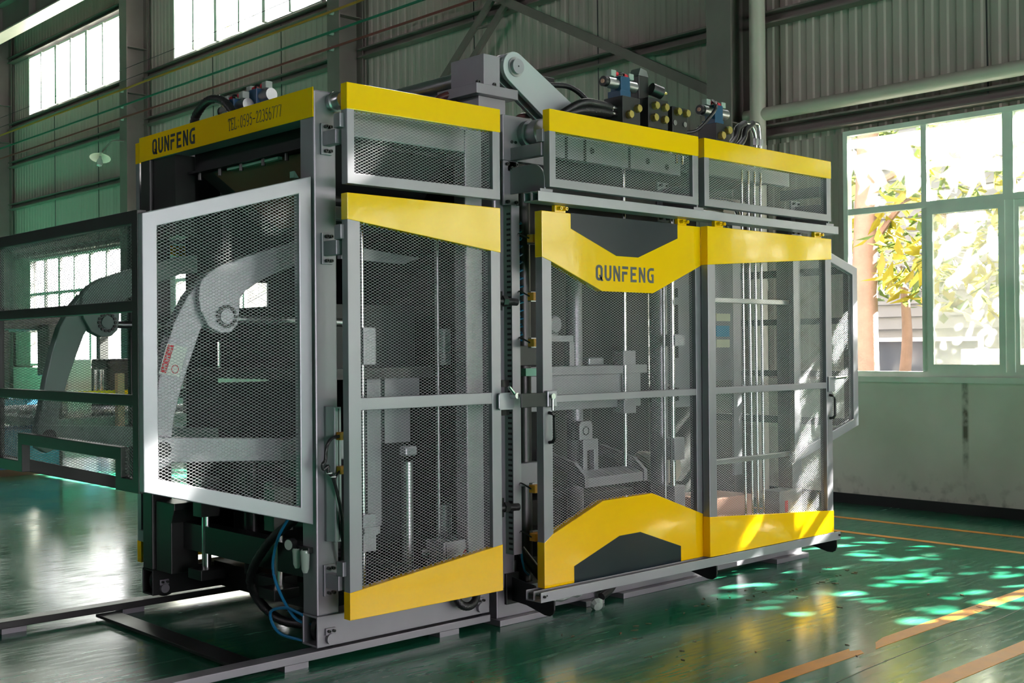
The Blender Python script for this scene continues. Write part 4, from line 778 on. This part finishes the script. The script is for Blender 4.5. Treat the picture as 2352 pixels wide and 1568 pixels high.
obj('crate_body', ring(rect(2.2, 3.0, 10.6, 11.5), rect(2.25, 2.95, 10.65, 11.45), 'z', .12, .6), 'crate', t, bev=.01); obj('crate_bottom', box(2.2, 3.0, 10.6, 11.5, .09, .12), 'crate', t)
for y in (10.6, 11.0, 11.4): obj('crate_foot', box(2.2, 3.0, y, y+.1, 0, .09), 'brown', t)
t = thing('packing_machine', 'far grey frame machine with tall posts behind the conveyor', 'machine', (5, 17, 0))
for x, y in ((4.2, 16), (6, 16), (4.2, 18), (6, 18)): obj('post', box(x-.08, x+.08, y-.08, y+.08, 0, 2.3), 'dgrey', t)
obj('head', box(4.1, 6.1, 15.9, 18.1, 2.0, 2.25), 'dgrey', t, bev=.02); obj('bed', box(4.1, 6.1, 15.9, 18.1, .6, .8), 'crate', t, bev=.02); obj('arm', box(4.8, 5.2, 15.5, 16, 1.2, 2.1), 'dgrey', t, bev=.02)

# ================================================================ OUTDOORS
obj('ground', box(WX+.24, 60, -60, 80, -.4, -.2), 'ground', kind='structure')
bl = thing('neighbour_building', 'pale grey clapboard building seen through the large window', 'building', (16, 2, 0))
for i in range(16): obj('siding_board', prism([(16, i*.22+1.9), (16, i*.22+2.12), (15.97, i*.22+2.12), (15.94, i*.22+1.9)], 'y', -25, 30), 'brick', bl)
obj('wall', box(16, 16.3, -25, 30, -.2, 5.6), 'brick', bl)
for y in range(-20, 28, 4):
    w = obj('window', ring(rect(y, y+2.8, .3, 1.75), rect(y+.07, y+2.73, .37, 1.68), 'x', 15.92, 16), 'white', bl); obj('pane', box(15.97, 15.99, y+.05, y+2.75, .35, 1.7), 'darkglass', w); obj('mullion', box(15.93, 15.99, y+1.37, y+1.43, .37, 1.68), 'white', w)
ac = thing('air_conditioner', 'white outdoor air conditioner unit beyond the dusty window sash', 'air conditioner', (13.2, 2.2, -.2))
obj('case', box(12.9, 13.3, 1.9, 2.9, .75, 1.55), 'white', ac, bev=.02); obj('fan_grille', cyl((12.9, 2.25, 1.15), (12.88, 2.25, 1.15), .3, 28), 'pvc', ac, True); obj('stand', box(12.95, 13.25, 1.95, 2.85, -.2, .75), 'grey', ac)
def leaf_geo(n, centre, rad, rng, corridors=(), size=.2, test=None):
    V = []; F = []; k = 0; tries = 0
    while k < n and tries < n*6:
        tries += 1
        th = rng.random()*2*math.pi; c = rng.uniform(-1, 1); r = rng.random()**.4; s_ = math.sqrt(1-c*c)
        p = Vector((centre[0]+rad[0]*r*s_*math.cos(th), centre[1]+rad[1]*r*s_*math.sin(th), centre[2]+rad[2]*r*c))
        if p.x < WX+.45 or p.z < .2: continue
        if any(corr(p) for corr in corridors): continue
        L = size*rng.uniform(.7, 1.3); d = Vector((rng.uniform(-1, 1), rng.uniform(-1, 1), rng.uniform(-.9, .2))).normalized(); sd = d.cross(Vector((rng.uniform(-.3, .3), rng.uniform(-.3, .3), 1))).normalized()*L*.22; dn = Vector((0, 0, -L*.06))
        i = len(V); V += [tuple(q) for q in (p, p+d*L*.45+sd+dn, p+d*L, p+d*L*.45-sd+dn, p+d*L*.45)]; F += [(i, i+1, i+4), (i+1, i+2, i+4), (i+2, i+3, i+4), (i+3, i, i+4)]; k += 1
    return V, F
def corridor(target, r):
    """keeps a sun ray to the target free of leaves"""
    T = Vector(target)
    def inside(p):
        q = p-T; return (q-SUN*q.dot(SUN)).length < r
    return inside
CORR = [corridor((-1.16, 0, 1.16), .24), corridor((-1.12, 0, 1.0), .27), corridor((-1.12, 0, .80), .26), corridor((-1.05, 0, .62), .20), corridor((4.2, -.33, .46), .19), corridor((4.0, -.33, .33), .16), corridor((3.4, -.33, .3), .06), corridor((4.0, -.33, .75), .08), corridor((3.75, -.33, .25), .07)]
rngp = random.Random(11)
for _ in range(20): CORR.append(corridor((rngp.uniform(3.0, 5.3), rngp.uniform(-1.8, -.15), 0), rngp.uniform(.06, .14)))
for _ in range(6): CORR.append(corridor((rngp.uniform(4.6, 5.6), rngp.uniform(-.5, .5), 0), rngp.uniform(.08, .15)))
def tree(label, x, y, trunk, crowns, seed, n, size, yellow=.3, lean=(0, 0), group=None, r0=.16):
    rng = random.Random(seed); t = thing('tree', label, 'tree', (x, y, -.2), group)
    pts = [(x, y, -.2), (x+.03+lean[0]*.3, y+.05+lean[1]*.3, trunk*.35), (x-.02+lean[0]*.7, y-.04+lean[1]*.7, trunk*.7), (x+lean[0], y+lean[1], trunk)]
    obj('trunk', tube(pts, r0, 12, True, 6, lambda i: 1.15-.03*i), 'bark', t, True)
    for (cx, cy, cz, rx, ry, rz) in crowns:
        obj('branch', tube([(x+lean[0]*.5, y+lean[1]*.5, min(trunk*.55, cz-.2)), ((x+cx)/2+.1, (y+cy)/2, (trunk*.6+cz)/2), (cx, cy, cz)], r0*.28, 7, True, 4, lambda i: 1-.06*i), 'bark', t, True)
        ny = int(n*yellow)
        obj('foliage', leaf_geo(n-ny, (cx, cy, cz), (rx, ry, rz), rng, CORR, size), 'leaf', t, kind='stuff')
        if ny: obj('foliage', leaf_geo(ny, (cx, cy, cz), (rx, ry, rz), rng, CORR, size*1.1), 'leafy', t, kind='stuff')
tree('pale barked tree with yellow leaves close outside the large window', 10.0, 2.70, 6.5, [(10.2, 1.6, 3.0, .9, 1.1, 1.1), (10.0, .2, 4.2, 1.4, 1.6, .9), (10.3, 3.0, 6.0, 1.6, 2.0, 1.4)], 3, 420, .30, .65, (.05, .0), 'trees outside the window wall')
tree('small young tree with a thin trunk between window sashes', 11.6, 3.05, 2.4, [(11.6, 3.1, 2.7, .8, .9, .6)], 4, 200, .22, .1, (0, .0), 'trees outside the window wall', .09)
tree('dense green tree outside the right end of the large window', 10.5, -3.2, 7.0, [(10.2, -2.6, 3.8, 1.5, 2.0, 1.6), (10.6, -3.6, 6.0, 1.6, 2.0, 1.5), (10.4, -1.8, 2.2, 1.0, 1.6, .9)], 5, 1300, .30, .25, (0, 0), 'trees outside the window wall')
for yy, sd in ((4.2, 41), (8.6, 42)):  # two trees added out of view to keep sun off the floor
    tree('added unseen leafy tree shading the floor behind the press, %s of two' % ('nearer' if sd == 41 else 'farther'), 10.9, yy, 8, [(10.8, yy, 4.6, 1.5, 2.4, 2.2), (10.8, yy+.3, 8.8, 1.5, 2.4, 1.8)], sd, 1500, .34, .2, (0, 0), 'trees outside the window wall')
tree('tall leafy tree shading the upper windows above the machine', 11.0, -5.2, 10, [(10.6, -4.4, 10.0, 1.9, 2.6, 1.9), (10.8, -6.0, 9.0, 1.8, 2.2, 1.8), (10.8, -2.6, 9.6, 1.8, 2.0, 1.6)], 6, 3600, .32, .2, (0, 0), 'trees outside the window wall', .22)
for k, (yy, lb_) in enumerate(((13.2, 'leafy tree glimpsed through the second upper window'), (20.5, 'leafy tree glimpsed through the far left upper window'), (-14.5, 'leafy tree further along outside the window wall'))):
    tree(lb_, 11.8, yy, 8.5, [(11.8, yy, 8.3, 1.6, 2.2, 1.6), (11.6, yy+.6, 4.2, 1.4, 2.2, 1.4)], 20+k, 420, .32, .25, (0, 0), 'trees outside the window wall')
